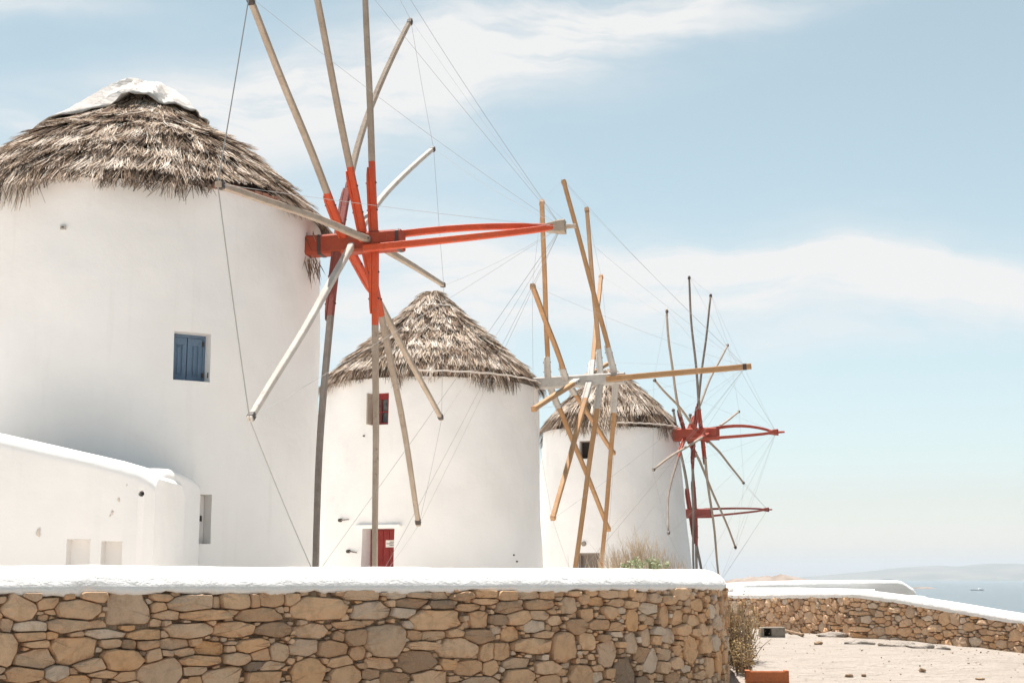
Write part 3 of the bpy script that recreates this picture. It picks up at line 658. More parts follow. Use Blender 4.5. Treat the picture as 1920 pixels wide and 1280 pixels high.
def wheel(root, C, a, e, L, ph, tips, att, style, s0, s1, nose, shift=Vector((0, 0, 0)), bows={}, seed=0, only=None, shaft_r=.15, pole_w=(.058, .044), wire_r=.0026, sleeve=1.15):
    rg = random.Random(seed); C = Vector(C); n, h, u = axes(a, e)
    ax = lambda s: C + shift + n * s
    def s_of(px):
        lo, hi = -4., 6.
        for _ in range(50):
            m = (lo + hi) / 2; p = ax(m); X = 960 + F * p.x / (p.y * CP + p.z * SP)
            if X < px: lo = m
            else: hi = m
        return lo
    sa, sb = s_of(s0) if s0 > 50 else s0, s_of(s1)
    N = 14; pts = [ax(sa + (sb - sa) * i / N) for i in range(N + 1)]
    V, Fc = tube(pts, [(shaft_r, shaft_r)] * (N + 1), e1=(0, 0, 1), square=True)
    sh = mk('wheel_shaft', V, Fc, style['shaft'], root, rnd=[rg.uniform(0, .5) for _ in V])
    for bx_ in style.get('bands', ()):
        q_ = s_of(bx_); V, Fc = tube([ax(q_ - .025), ax(q_ + .025)], [(shaft_r + .006, shaft_r + .006)] * 2, e1=(0, 0, 1), square=True); mk('iron_band', V, Fc, 'iron', sh)
    T = {}
    for k in range(12):
        if only and k not in only: continue
        if k in tips:
            r_ = ray(*tips[k]); T[k] = r_ * (C.dot(n) / r_.dot(n))
        else: T[k] = C + (u * math.cos(ph + k * math.pi / 6) + h * math.sin(ph + k * math.pi / 6)) * L
    for k, tip in T.items():
        s_ = s_of(att[k]); p0 = ax(s_); d = tip - p0; ln = d.length; dn = d.normalized()
        bw_ = bows.get(k, style.get('bow', 0) * rg.uniform(-1, 1)); sg = 12; ps = []
        side = n.cross(dn).normalized(); lat = style.get('lat', 0) * rg.uniform(-1, 1); phs = rg.uniform(0, 6)
        p0b = p0 - dn * .05 + side * .03 * (1 if k < 6 else -1)
        for i in range(sg + 1):
            f_ = i / sg; wv_ = math.sin(math.pi * f_)
            ps.append(p0b + (tip - p0b) * f_ + n * (bw_ * wv_ + style.get('wob', 0) * math.sin(f_ * 9 + phs) * wv_) + side * (lat * wv_ + style.get('wob', 0) * math.sin(f_ * 7 + phs * 2) * wv_))
        w0, w1 = pole_w; rads = [(w0 + (w1 - w0) * i / sg, w0 + (w1 - w0) * i / sg) for i in range(sg + 1)]
        if style.get('round'): V, Fc = tube(ps, [r_[0] for r_ in rads], 7, e1=n); mm = 7
        else: V, Fc = tube(ps, rads, e1=n, square=True); mm = 8
        mats_ = ['maroon' if k in style.get('msleeve', ()) else style['pole'][0], 'dark_wood' if k in style.get('dark', ()) else 'pale_wood' if k in style.get('pale', ()) else style['pole'][1]]
        tp = (style.get('paint', sleeve) if k not in style.get('unpainted', ()) else 0) / ln; mi = []
        for i in range(sg):
            mi += [0 if (i + .5) / sg < tp else 1] * mm
        mi += [0, 1]
        mk('spoke', V, Fc, mats_, sh, rnd=[rg.uniform(0, .55) for _ in V], mi=mi, smooth=bool(style.get('round')))
        if style.get('sleeve') and k not in style.get('bare', ()):
            sl = sleeve * rg.uniform(.88, 1.1) * (.35 if k in style.get('short', ()) else 1); f1 = sl / ln; wd = w0 * 1.05
            def pp_(f_):
                x = f_ * sg; i = min(sg - 1, int(x)); return ps[i].lerp(ps[i + 1], x - i)
            q = [0, .25, .5, .75, .9, 1.0]; ctr = [pp_(f1 * v) - n * (w0 * 1.38) for v in q]
            rd = [(w0 * .42, wd)] * 4 + [(w0 * .36, wd * .9), (w0 * .2, wd * .55)]
            V, Fc = tube(ctr, rd, e1=n, square=True)
            mk('reinforcing_plank', V, Fc, style['sleeve'] if not (style.get('msleeve') and k in style['msleeve']) else 'maroon', sh, rnd=[rg.uniform(0, .6) for _ in V])
            for v in (.45, .8):
                p = pp_(f1 * v); V, Fc = tube([p - n * w0 * 2.3, p + n * w0 * 1.35], [.012, .012], 6, e1=dn); mk('bolt', V, Fc, 'iron', sh)
        V, Fc = tube([tip - dn * .10, tip - dn * .03], [(w1 * 1.2, w1 * 1.2)] * 2, e1=n, square=True); mk('tip_band', V, Fc, style.get('tip', 'iron'), sh)
    # nose: braces, block, mast
    P = lambda s, b, c: ax(s) + h * b + u * c
    if nose['type'] == 'braces':
        sn, st = s_of(nose['block']), s_of(nose['tip'])
        for sgn in (-1, 1):
            ps = []; ss = s_of(nose['from'][0 if sgn < 0 else 1])
            for i in range(9):
                f_ = i / 8; k_ = (1 - f_) ** .62; bo = nose.get('bulge', .03) * math.sin(math.pi * f_)
                ps.append(P(ss + (sn - ss) * f_, sgn * (shaft_r + .05) * k_ + sgn * .035 * (1 - k_), sgn * (shaft_r * .92 * k_ + (bo if sgn > 0 else 0)) + nose.get('rise', 0) * f_))
            V, Fc = tube(ps, [(.048 - .01 * i / 8, .042 - .008 * i / 8) for i in range(9)], e1=(0, 0, 1), square=True)
            mk('nose_brace', V, Fc, style['brace'], sh, rnd=[rg.uniform(0, .4) for _ in V])
        rz = u * nose.get('rise', 0)
        V, Fc = tube([ax(sn - .16) + rz, ax(sn + .02) + rz, ax(sn + .10) + rz], [(.055, .06), (.085, .085), (.09, .088)], e1=(0, 0, 1), square=True); mk('nose_block', V, Fc, nose['mat'], sh, rnd=[rg.uniform(0, .5) for _ in V])
        V, Fc = tube([ax(sn - .1) + rz, ax(st) + rz], [.045, .028], 8); mk('nose_mast', V, Fc, nose['mat'], sh, rnd=.3)
        tipn = ax(sn + .05) + rz
    else:
        sn, st = s_of(nose['from']), s_of(nose['tip']); ps = []
        for i in range(7):
            f_ = i / 6; ps.append(P(sn + (st - sn) * f_, -(shaft_r + .075) * (1 - .35 * f_), -.02 + nose['rise'] * f_))
        V, Fc = tube(ps, [(.06, .06)] * 7, e1=(0, 0, 1), square=True); mk('nose_mast', V, Fc, nose['mat'], sh, rnd=[rg.uniform(0, .5) for _ in V])
        V, Fc = tube([ps[-1] - n * .18, ps[-1] - n * .10], [(.068, .068)] * 2, e1=(0, 0, 1), square=True); mk('tip_band', V, Fc, 'iron', sh)
        tipn = ps[-1] - n * .12
    def wire(p, q, sag, r_):
        pt = [p.lerp(q, i / 8) - Vector((0, 0, 1)) * sag * math.sin(math.pi * i / 8) for i in range(9)]
        V, Fc = tube(pt, [r_] * 9, 4, cap=False); mk('stay_wire', V, Fc, 'wire', sh)
    ks = sorted(T)
    for k in ks: wire(T[k], tipn, rg.uniform(.0, .12), wire_r)
    if not only:
        for k in ks: wire(T[k], T[(k + 1) % 12], rg.uniform(.0, .05), wire_r * (2.6 if k in style.get('thick', ()) else 1))
    return sh, n, h, u, ax

G_MILL = None
# ---- mill 1 (largest, left)
C1 = Vector((-2.079, 19.087, 4.464)); a1, e1_ = .225, .016
n1, h1, u1 = axes(a1, e1_); T1 = C1 - n1 * 3.4; T1 = Vector((T1.x, T1.y, 0))
ze1 = at(590, 428, T1.y).z; tw1 = (T1, -1.1, ze1, 2.72, 2.62)
m1_ = empty('windmill', (T1.x, T1.y, -.75), 'largest white windmill at left with red painted sail hub and blue shuttered window', 'windmill', 'windmills in a row')
V, Fc = lathe_tower(*tw1, 1.0); tower1 = mk('tower', V, Fc, 'white', m1_, smooth=True)
def opening(tw, x0, x1, y0, y1, depth, wscale=1.0):
    p, nr = on_tower(*tw, (x0 + x1) / 2, (y0 + y1) / 2); a, _ = on_tower(*tw, x0, (y0 + y1) / 2); b, _ = on_tower(*tw, x1, (y0 + y1) / 2)
    zt_, zb_ = on_tower(*tw, (x0 + x1) / 2, y0)[0].z, on_tower(*tw, (x0 + x1) / 2, y1)[0].z
    m_ = (a + b) / 2; tg = Vector((-nr.y, nr.x, 0)); hw = abs((b - a).dot(tg)) / 2 * wscale; c = Vector((m_.x, m_.y, (zt_ + zb_) / 2)); hh = (zt_ - zb_) / 2
    sf = (p - c).dot(nr)
    return dict(c=c, n=nr, t=tg, hw=hw, hh=hh, surf=sf, cutter=box(c + nr * (sf + .2 - depth) / 1.0 + nr * 0, tg, nr, ZA, hw, (.2 + 0) + 0 if False else .2, hh) if False else box(c + nr * (sf + .15 - depth / 2), tg, nr, ZA, hw, depth / 2 + .15, hh), depth=depth)
w1 = opening(tw1, 325, 394, 623, 714, .27); slot = opening(tw1, 362, 397, 926, 1019, .30)
cut(tower1, [w1['cutter'], slot['cutter']])
def P_op(o, a, b, d): return o['c'] + o['t'] * a + ZA * b + o['n'] * (o['surf'] - d)
def opbox(o, a0, a1, b0, b1, d0, d1):
    return box(P_op(o, (a0 + a1) / 2, (b0 + b1) / 2, (d0 + d1) / 2), o['t'], o['n'], ZA, abs(a1 - a0) / 2, abs(d1 - d0) / 2, abs(b1 - b0) / 2)
# blue shutters: frame and two panelled leaves
hw, hh = w1['hw'], w1['hh']
fr = MB()
for q in ((-hw, -hw + .035, -hh, hh), (hw - .035, hw, -hh, hh), (-hw + .036, hw - .036, hh - .04, hh)): fr.add(*opbox(w1, *q, .20, .262))
win = mk('window', fr.V, fr.F, 'blue', m1_, rnd=.6)
for s in (-1, 1):
    a0, a1_ = (-hw + .037, -.006) if s < 0 else (.006, hw - .037); mdl = MB(); b0, b1 = -hh + .004, hh - .043
    mdl.add(*opbox(w1, a0, a1_, b0, b1, .225, .255)); fw_ = .055
    for q in ((a0, a0 + fw_, b0, b1), (a1_ - fw_, a1_, b0, b1), (a0 + fw_, a1_ - fw_, b1 - .09, b1), (a0 + fw_, a1_ - fw_, b0, b0 + .09)): mdl.add(*opbox(w1, *q, .207, .2245))
    mdl.add(*opbox(w1, a0 + fw_ + .025, a1_ - fw_ - .025, b0 + .115, b1 - .115, .214, .2245))
    mk('shutter', mdl.V, mdl.F, 'blue', win, rnd=.2)
    for b_ in (-.2, .2):
        V, Fc = opbox(w1, s * (hw - .045), s * (hw - .02), b_ - .03, b_ + .03, .19, .2065); mk('hinge', V, Fc, 'iron', win)
V, Fc = opbox(w1, hw - .012, hw - .002, -hh + .06, -hh + .13, .05, .07); mk('latch_hook', V, Fc, 'iron', win)
V, Fc = opbox(slot, -slot['hw'] + .01, slot['hw'] - .004, -slot['hh'] + .003, slot['hh'] - .003, .24, .28); sd_ = mk('side_door', V, Fc, 'white', m1_)
V, Fc = opbox(slot, .06, .085, -.02, .05, .215, .238); mk('handle', V, Fc, 'iron', sd_)
p, nr = on_tower(*tw1, 119, 427); V, Fc = box(p + nr * .012, Vector((-nr.y, nr.x, 0)), nr, ZA, .035, .012, .028); pl_ = mk('wall_plate', V, Fc, 'white_timber', m1_, rnd=.3)
V, Fc = box(p + nr * .03, Vector((-nr.y, nr.x, 0)), nr, ZA, .014, .006, .006); mk('screw_head', V, Fc, 'iron', pl_)
prof1 = [(0, 2.06), (.3, 1.99), (.65, 1.74), (1.0, 1.44), (1.45, 1.12), (1.75, .93), (2.08, .62), (2.42, .27), (2.70, -.03), (2.80, -.15)]
bare = []
for px in (398, 520): p, nr = on_tower(*tw1, px, 395); bare.append(math.atan2(nr.y, nr.x) % (2 * math.pi))
bare = (min(bare), max(bare))
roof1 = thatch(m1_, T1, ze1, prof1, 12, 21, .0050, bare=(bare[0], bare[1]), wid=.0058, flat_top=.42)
k = 0
nbk = 9
for i in range(nbk):                                   # bricks showing under the torn eave
    a = bare[0] + (bare[1] - bare[0]) * (i + .5) / nbk; nr = Vector((math.cos(a), math.sin(a), 0)); rb_ = random.Random(i)
    c_ = T1 + nr * (2.60 + rb_.uniform(-.02, .02)); c_.z = ze1 + .035 + rb_.uniform(-.008, .008)
    V, Fc = box(c_, Vector((-nr.y, nr.x, 0)), nr, ZA, (bare[1] - bare[0]) * 2.6 / nbk * .46, .08, .032); mk('eave_brick', V, Fc, 'brick', m1_)
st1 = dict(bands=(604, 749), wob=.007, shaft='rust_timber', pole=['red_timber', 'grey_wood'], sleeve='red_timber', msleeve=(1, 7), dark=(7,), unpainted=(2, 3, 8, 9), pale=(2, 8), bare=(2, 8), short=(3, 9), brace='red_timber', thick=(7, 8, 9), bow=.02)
tips1 = {1: (770, 37), 2: (813, 278), 3: (832, 535), 4: (828, 785), 5: (785, 984), 8: (468, 786), 9: (408, 345), 10: (467, -7), 11: (561, -177), 0: (681, -144), 6: (703, 1099), 7: (591, 1080)}
att1 = {10: 650, 4: 650, 11: 684, 5: 684, 0: 705, 6: 705, 1: 637, 7: 637, 2: 664, 8: 664, 3: 695, 9: 695}
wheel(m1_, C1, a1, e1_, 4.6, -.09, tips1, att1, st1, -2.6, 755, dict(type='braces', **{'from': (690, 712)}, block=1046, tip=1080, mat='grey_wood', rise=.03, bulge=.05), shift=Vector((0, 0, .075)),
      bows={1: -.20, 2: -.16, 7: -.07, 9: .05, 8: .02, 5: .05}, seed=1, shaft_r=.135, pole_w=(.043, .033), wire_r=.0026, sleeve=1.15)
# straw hanging where the shaft leaves the tower
hs_ = MB(); rg = random.Random(77)
for i in range(34):
    q = C1 - n1 * (.62 + rg.uniform(0, .16)) + h1 * rg.uniform(-.22, .2) + Vector((0, 0, .02 + rg.choice((.2, -.12, -.2)) + rg.uniform(-.05, .05)))
    d = Vector((rg.uniform(-.05, .12), rg.uniform(-.1, .1), -rg.uniform(.12, .34))); V, Fc = tube([q, q + d * .5, q + d], [.007, .006, .001], 3); hs_.add(V, Fc, rg.uniform(.05, .5))
mk('hanging_straw', hs_.V, hs_.F, 'thatch', m1_, rnd=hs_.r, kind='stuff')
# torn tarp thrown over the peak
fa = math.atan2(-T1.y, -T1.x); V, Fc = [], []; na, nr_ = 72, 14
for i in range(na):
    a = 2 * math.pi * i / na; d = (a - fa + math.pi) % (2 * math.pi) - math.pi      # 0 = towards the camera, positive = to the right seen from the camera
    tm = np.interp(d, [-3.1416, -2.2, -1.75, -1.4, -.9, -.5, -.1, .3, .8, 1.3, 1.8, 2.5, 3.1416], [.36, .44, .60, .56, .45, .34, .265, .28, .30, .29, .28, .30, .36])
    tm += .012 * wob(a * 3, 1)
    for j in range(nr_ + 1):
        f_ = j / nr_; r_, z, dr, dz = interp_prof(prof1, tm * f_)
        hgt = .10 + .05 * wob(a * 2.2 + f_ * 3, 3) + .04 * math.sin(a * 7 + f_ * 5) * f_ + .025 * math.sin(a * 17 + f_ * 9) * f_ + .03 * f_ * (1 - f_)
        V.append((T1.x + (r_ - dz * hgt) * math.cos(a), T1.y + (r_ - dz * hgt) * math.sin(a), ze1 + z + dr * hgt))
for i in range(na):
    for j in range(nr_): i2 = (i + 1) % na; Fc.append((i * (nr_ + 1) + j, i2 * (nr_ + 1) + j, i2 * (nr_ + 1) + j + 1, i * (nr_ + 1) + j + 1))
tp = mk('tarp', V, Fc, 'cloth', org=(T1.x, T1.y, ze1 + 1.3), smooth=True, sharp=22, label='pale tarpaulin thrown over the peak of the largest thatched roof', cat='tarpaulin')
md = tp.modifiers.new('thick', 'SOLIDIFY'); md.thickness = .012

# ---- mill 2
C2 = Vector((1.508, 31.945, 4.395)); a2, e2 = .245, .026
n2, h2, u2 = axes(a2, e2); T2 = C2 - n2 * 3.47; T2 = Vector((T2.x, T2.y, 0))
ze2 = at(1010, 733, T2.y).z; tw2 = (T2, -1.2, ze2, 2.58, 2.46)
m2_ = empty('windmill', (T2.x, T2.y, -.8), 'middle white windmill with bare yellow timber spokes, white hub and red door', 'windmill', 'windmills in a row')
V, Fc = lathe_tower(*tw2, 2.4); tower2 = mk('tower', V, Fc, 'white', m2_, smooth=True)
w2 = opening(tw2, 696, 729, 737, 796, .16); d2 = opening(tw2, 677, 738, 990, 1112, .52)
cut(tower2, [w2['cutter'], d2['cutter']])
hw, hh = w2['hw'], w2['hh']; fr = MB()
for q in ((-hw, -hw + .05, -hh, hh), (hw - .05, hw, -hh, hh), (-hw + .051, hw - .051, hh - .13, hh), (-hw + .051, hw - .051, -hh, -hh + .05)): fr.add(*opbox(w2, *q, .04, .11))
win = mk('window', fr.V, fr.F, 'door_red', m2_, rnd=.4); fr = MB()
for q in ((-.012, .012, -hh + .051, hh - .131), (-hw + .051, -.013, -.07, -.045), (.013, hw - .051, -.07, -.045)): fr.add(*opbox(w2, *q, .06, .10))
mk('glazing_bar', fr.V, fr.F, 'door_red', win, rnd=.5)
for a0, a1_ in ((-hw + .05, -.012), (.012, hw - .05)):
    for b0, b1 in ((-hh + .05, -.07), (-.045, hh - .13)): V, Fc = opbox(w2, a0, a1_, b0, b1, .105, .112); mk('pane', V, Fc, 'glass', win)
# open plank shutter on its left side
hp = P_op(w2, -hw, 0, -.0); dsh = w2['n']
if (hp - P_op(w2, 0, 0, 0)).x > 0: hp = P_op(w2, hw, 0, 0)
V, Fc = box(hp + dsh * .07, dsh, dsh.cross(ZA), ZA, .10, .016, hh * .98); shu = mk('shutter', V, Fc, 'grey_wood', win, rnd=.2)
hw, hh = d2['hw'], d2['hh']
V, Fc = opbox(d2, -hw + .003, hw - .003, -hh, hh - .003, .44, .49); dr2 = mk('door', V, Fc, 'door_red', m2_, rnd=.2)
for i in range(5):
    x0 = -hw + .02 + i * (2 * hw - .04) / 5; V, Fc = opbox(d2, x0 + .006, x0 + (2 * hw - .04) / 5 - .006, -hh + .01, hh - .02, .425, .4385); mk('plank', V, Fc, 'door_red', dr2, rnd=.15 + .12 * i)
sgn = 1 if d2['t'].x > 0 else -1
# sign on the door leaf
pz0 = at(722, 1015, 31).z / 31 * 30.6
zc = on_tower(*tw2, 722, 1019)[0].z * 1.017 - d2['c'].z
sc_ = sgn * hw * .42
V, Fc = opbox(d2, sc_ - .17, sc_ + .17, zc - .075, zc + .075, .412, .4235); sg_ = mk('sign', V, Fc, 'sign', dr2)
rg = random.Random(5)
ink = MB()
for j, wd in enumerate((.07, .15, .08)):
    x = -wd
    while x < wd:
        l_ = rg.uniform(.008, .02); z_ = zc + .038 - j * .036; hh_ = rg.uniform(.006, .010); ink.add(*opbox(d2, sc_ + x, sc_ + min(x + l_, wd), z_ - hh_, z_ + hh_, .4085, .4115)); x += l_ + rg.uniform(.004, .009)
mk('lettering', ink.V, ink.F, 'ink', dr2)
V, Fc = opbox(d2, -hw - .13, hw + .16, hh + .03, hh + .085, -.035, .15); lt = mk('door_lintel', V, Fc, 'white', m2_); bevel_obj(lt, .012)
for px, py, l_, dx in ((640, 975, .30, 1), (655, 1033, .26, 1)):
    p, nr = on_tower(*tw2, px, py); tg = Vector((-nr.y, nr.x, 0)); tg = tg if tg.x > 0 else -tg
    V, Fc = tube([p + nr * .03, p + nr * .03 + tg * l_ + nr * .0 + ZA * (-.03 if px == 655 else .01)], [.014, .011], 6); rod = mk('iron_bracket', V, Fc, 'dark_wood', m2_, rnd=.9)
    V, Fc = tube([p - nr * .02, p + nr * .07], [.04, .035], 10); mk('bracket_knob', V, Fc, 'iron', rod)
for px, py in ((683, 817), (962, 1040), (968, 1052)):
    p, nr = on_tower(*tw2, px, py); V, Fc = tube([p - nr * .02, p + nr * .04], [.022, .016], 8); mk('wall_peg', V, Fc, 'iron', m2_)
prof2 = [(0, 2.32), (.2, 2.27), (.36, 2.13), (.56, 1.90), (1.0, 1.50), (1.55, 1.02), (2.12, .50), (2.47, .11), (2.58, -.08)]
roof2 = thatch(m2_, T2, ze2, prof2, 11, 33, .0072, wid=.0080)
def ring_rope(parent, ctr, ze, r_, z, rad_, a0=0, a1=2 * math.pi, tilt=0, name='rope_band'):
    ps = [Vector((ctr.x + r_ * math.cos(a0 + (a1 - a0) * i / 40), ctr.y + r_ * math.sin(a0 + (a1 - a0) * i / 40), ze + z + tilt * i / 40 + .008 * math.sin(i * 1.3))) for i in range(41)]
    V, Fc = tube(ps, [rad_] * 41, 6); return mk(name, V, Fc, 'rope', parent, smooth=True)
ring_rope(roof2, T2, ze2, .60, 1.93, .022)
f2 = math.atan2(-T2.y, -T2.x)
ring_rope(roof2, T2, ze2, 2.63, .10, .018, f2 - .15, f2 + 1.5, -.02)
st2 = dict(wob=.006, shaft='white_timber', pole=['white_timber', 'yellow_wood'], sleeve='white_timber', brace='yellow_wood', paint=.75, bow=.015, tip='yellow_wood')
tips2 = {9: (1000, 767), 10: (998, 535), 11: (1016, 376), 0: (1056, 337), 1: (1100, 390), 2: (1127, 517), 3: (1145, 679), 4: (1151, 850), 5: (1142, 994), 8: (1036, 973), 6: (1125, 1089), 7: (1076, 1085)}
att2 = {0: 1157, 6: 1157, 1: 1129, 7: 1129, 2: 1109, 8: 1109, 3: 1086, 9: 1086, 10: 1064, 4: 1064, 11: 1029, 5: 1029}
wheel(m2_, C2, a2, e2, 4.6, -.241, tips2, att2, st2, -2.4, 1172, dict(type='mast', **{'from': 1140}, tip=1410, mat='yellow_wood', rise=.10), seed=2, shaft_r=.13, pole_w=(.05, .045), wire_r=.0026, sleeve=.85)

# ---- mill 3
C3 = Vector((5.702, 42.514, 4.247)); a3, e3 = .43, -.003
n3, h3, u3 = axes(a3, e3); T3 = C3 - n3 * 2.95; T3 = Vector((T3.x, T3.y, 0))
ze3 = at(1266, 812, T3.y).z; tw3 = (T3, -1.4, ze3, 2.58, 2.06)
m3_ = empty('windmill', (T3.x, T3.y, -.8), 'third white windmill, smaller, with red hub and thin crooked spokes, behind the dry bush', 'windmill', 'windmills in a row')
V, Fc = lathe_tower(*tw3, 4.1); tower3 = mk('tower', V, Fc, 'white', m3_, smooth=True)
w3 = opening(tw3, 1086, 1108, 826, 860, .22); d3 = opening(tw3, 1083, 1124, 1036, 1104, .35)
cut(tower3, [w3['cutter'], d3['cutter']])
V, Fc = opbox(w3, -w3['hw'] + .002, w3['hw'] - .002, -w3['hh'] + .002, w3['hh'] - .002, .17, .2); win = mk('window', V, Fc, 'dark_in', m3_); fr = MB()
hw, hh = w3['hw'], w3['hh']
for q in ((-hw + .003, -hw + .04, -hh + .003, hh - .003), (hw - .04, hw - .003, -hh + .003, hh - .003), (-hw + .041, hw - .041, hh - .04, hh - .003), (-hw + .041, hw - .041, -hh + .003, -hh + .04)): fr.add(*opbox(w3, *q, .12, .169))
mk('window_frame', fr.V, fr.F, 'dark_wood', win, rnd=.9)
V, Fc = opbox(d3, -d3['hw'] + .003, d3['hw'] - .003, -d3['hh'], d3['hh'] - .003, .26, .3); dr3 = mk('door', V, Fc, 'dark_wood', m3_, rnd=1.0); hw, hh = d3['hw'], d3['hh']
for q in ((-hw, -hw + .07, -hh, hh), (hw - .07, hw, -hh, hh), (-hw + .071, hw - .071, hh - .07, hh)): V, Fc = opbox(d3, q[0], q[1], q[2], q[3], .15, .259); mk('door_frame', V, Fc, 'dark_wood', dr3, rnd=.8)
p, nr = on_tower(*tw3, 1095, 1019); V, Fc = tube([p - nr * .02, p + nr * .05], [.075, .07], 14); mk('round_vent', V, Fc, 'concrete', m3_)
prof3 = [(0, 1.95), (.25, 1.88), (.6, 1.6), (.95, 1.3), (1.30, 1.0), (1.75, .52), (2.08, .08), (2.2, -.09)]
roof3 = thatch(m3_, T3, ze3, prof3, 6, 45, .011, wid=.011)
f3 = math.atan2(-T3.y, -T3.x); ring_rope(roof3, T3, ze3, 2.18, .09, .022, f3 + .1, f3 + 1.3)
st3 = dict(shaft='brick_red', pole=['brick_red', 'grey_wood'], sleeve='brick_red', msleeve=(1, 7, 11), dark=(1, 7, 8, 0), brace='brick_red', round=True, wob=.022, bow=.06, lat=.06)
tips3 = {0: (1292, 517), 1: (1333, 551), 2: (1365, 645), 3: (1386, 771), 4: (1395, 906), 5: (1380, 1028), 6: (1349, 1092), 8: (1253, 1001), 9: (1224, 881), 10: (1226, 711), 11: (1250, 580), 7: (1302, 1094)}
att3 = {0: 1318, 6: 1318, 1: 1303, 7: 1303, 2: 1290, 8: 1290, 3: 1333, 9: 1333, 10: 1314, 4: 1314, 11: 1286, 5: 1286}
wheel(m3_, C3, a3, e3, 4.6, -.265, tips3, att3, st3, -2.2, 1346, dict(type='braces', **{'from': (1300, 1328)}, block=1452, tip=1471, mat='brick_red', rise=-.03, bulge=.12), seed=3, shaft_r=.185, pole_w=(.043, .031), wire_r=.0026, sleeve=.95, bows={8: -.25, 7: -.05, 0: -.05, 11: -.12, 9: 0, 3: -.06})

# ---- mill 4: its tower stands behind the third
C4 = ray(1306, 962).normalized() * 62.5
n4, h4, u4 = axes(.43, 0); T4 = C4 - n4 * 3.0; T4 = Vector((T4.x, T4.y, 0))
tw4 = (T4, -6, C4.z + .45, 2.35, 2.05)
m4_ = empty('windmill', (T4.x, T4.y, -3), 'farthest windmill, only its dark red shaft and few spokes showing past the third tower', 'windmill', 'windmills in a row')
V, Fc = lathe_tower(*tw4, 5.1, 64, 10); mk('tower', V, Fc, 'white', m4_, smooth=True)
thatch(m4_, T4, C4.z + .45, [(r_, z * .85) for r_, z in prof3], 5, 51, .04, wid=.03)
st4 = dict(shaft='maroon', pole=['maroon', 'dark_wood'], sleeve='maroon', brace='maroon', round=True, wob=.02, bow=.03, lat=.02)
wheel(m4_, C4, .43, 0, 4.5, -.2, {11: (1262, 766), 0: (1294, 775), 5: (1326, 1130), 6: (1307, 1150)}, {11: 1296, 5: 1296, 0: 1305, 6: 1305}, st4, -2.2, 1334, dict(type='braces', **{'from': (1303, 1318)}, block=1437, tip=1448, mat='maroon', rise=.10, bulge=.02), seed=4, only=(11, 0, 5, 6), shaft_r=.2, pole_w=(.07, .05), wire_r=.004, sleeve=1.3)

# ------------------------------------------------------------------ plants
def twig_tree(mb, p, d, ln, r_, depth, rg, spread, curl=Vector((0, 0, .25))):
    pts = [p]; q = p; dd = d.normalized(); sg = 4
    for i in range(sg):
        dd = (dd + curl * .18 + Vector((rg.gauss(0, .10), rg.gauss(0, .10), rg.gauss(0, .07)))).normalized(); q = q + dd * ln / sg; pts.append(q)
    V, Fc = tube(pts, [r_ * (1 - .6 * i / sg) for i in range(sg + 1)], 3); mb.add(V, Fc, min(1, max(0, 1.05 - depth * .33 + rg.uniform(-.2, .15))))
    if depth <= 0: return
    for i in range(rg.choice((3, 4, 4, 5))):
        b = pts[rg.randint(1, sg)]; nd = (dd + Vector((rg.gauss(0, spread), rg.gauss(0, spread), rg.gauss(.1, spread * .6)))).normalized()
        twig_tree(mb, b, nd, ln * rg.uniform(.5, .85), r_ * .55, depth - 1, rg, spread, curl)
rg = random.Random(9)
YB = 24.0; base = at(1205, 1085, YB); base.z = -.75
bush = empty('dry_bush', base, 'leafless dry bush with bare brown twigs behind the coping, in front of the third windmill', 'bush')
tw = MB()
for i in range(13):
    px = rg.choice((1190, 1205, 1215, 1225, 1235)); d = Vector((rg.uniform(-1.5, -.2) if i < 8 else rg.uniform(-.2, .35), rg.uniform(-.4, .4), 1.0 if i > 3 else .62))
    p = at(px + rg.uniform(-12, 12), 1083, YB); p.z = -.45 if i < 8 else -.2; p.y += rg.uniform(-.2, .2)
    twig_tree(tw, p, d, .62 if i < 7 else .45, .019 if i < 6 else .012, 3, rg, .34)
mk('branches', tw.V, tw.F, 'twig', bush, rnd=tw.r, kind='stuff')
st_m = MB()
for i in range(420):                                         # upright thin shoots
    px = rg.gauss(1205, 45) if i < 190 else rg.uniform(1140, 1296); b = at(px, 1083, YB + rg.uniform(-.4, .5)); b.z = rg.uniform(-.3, .05)
    top = np.interp(px, [1090, 1150, 1200, 1230, 1260, 1295], [1036, 1020, 1012, 1017, 1030, 1050]) + rg.uniform(-2, 30); hgt = at(px, top, YB).z - b.z
    d = Vector((rg.gauss(-.06, .14), rg.gauss(0, .15), 1)) * max(.15, hgt); c1 = b + d * .5 + Vector((rg.gauss(0, .03), rg.gauss(0, .03), 0))
    V, Fc = tube([b, c1, b + d], [.0055, .004, .0015], 3); st_m.add(V, Fc, rg.uniform(.45, 1))
mk('shoots', st_m.V, st_m.F, 'twig', bush, rnd=st_m.r, kind='stuff')
def leaf(mb, p, d, ln, w, rg, r_):
    d = d.normalized(); s = d.cross(Vector((rg.gauss(0, 1), rg.gauss(0, 1), rg.gauss(0, 1)))).normalized(); nn = s.cross(d)
    V = [p, p + d * ln * .45 + s * w + nn * w * .35, p + d * ln - nn * w * .4, p + d * ln * .45 - s * w + nn * w * .35, p + d * ln * .5 - nn * w * .3]
    mb.add(V, [(0, 1, 4), (1, 2, 4), (2, 3, 4), (3, 0, 4)], r_)
pb = at(1212, 1083, 15.2); pb.z = -.6
suc = empty('succulent_plant', pb, 'pale green leafy succulent clump at the foot of the dry bush, behind the white coping', 'plant')
lm = MB(); sm = MB()
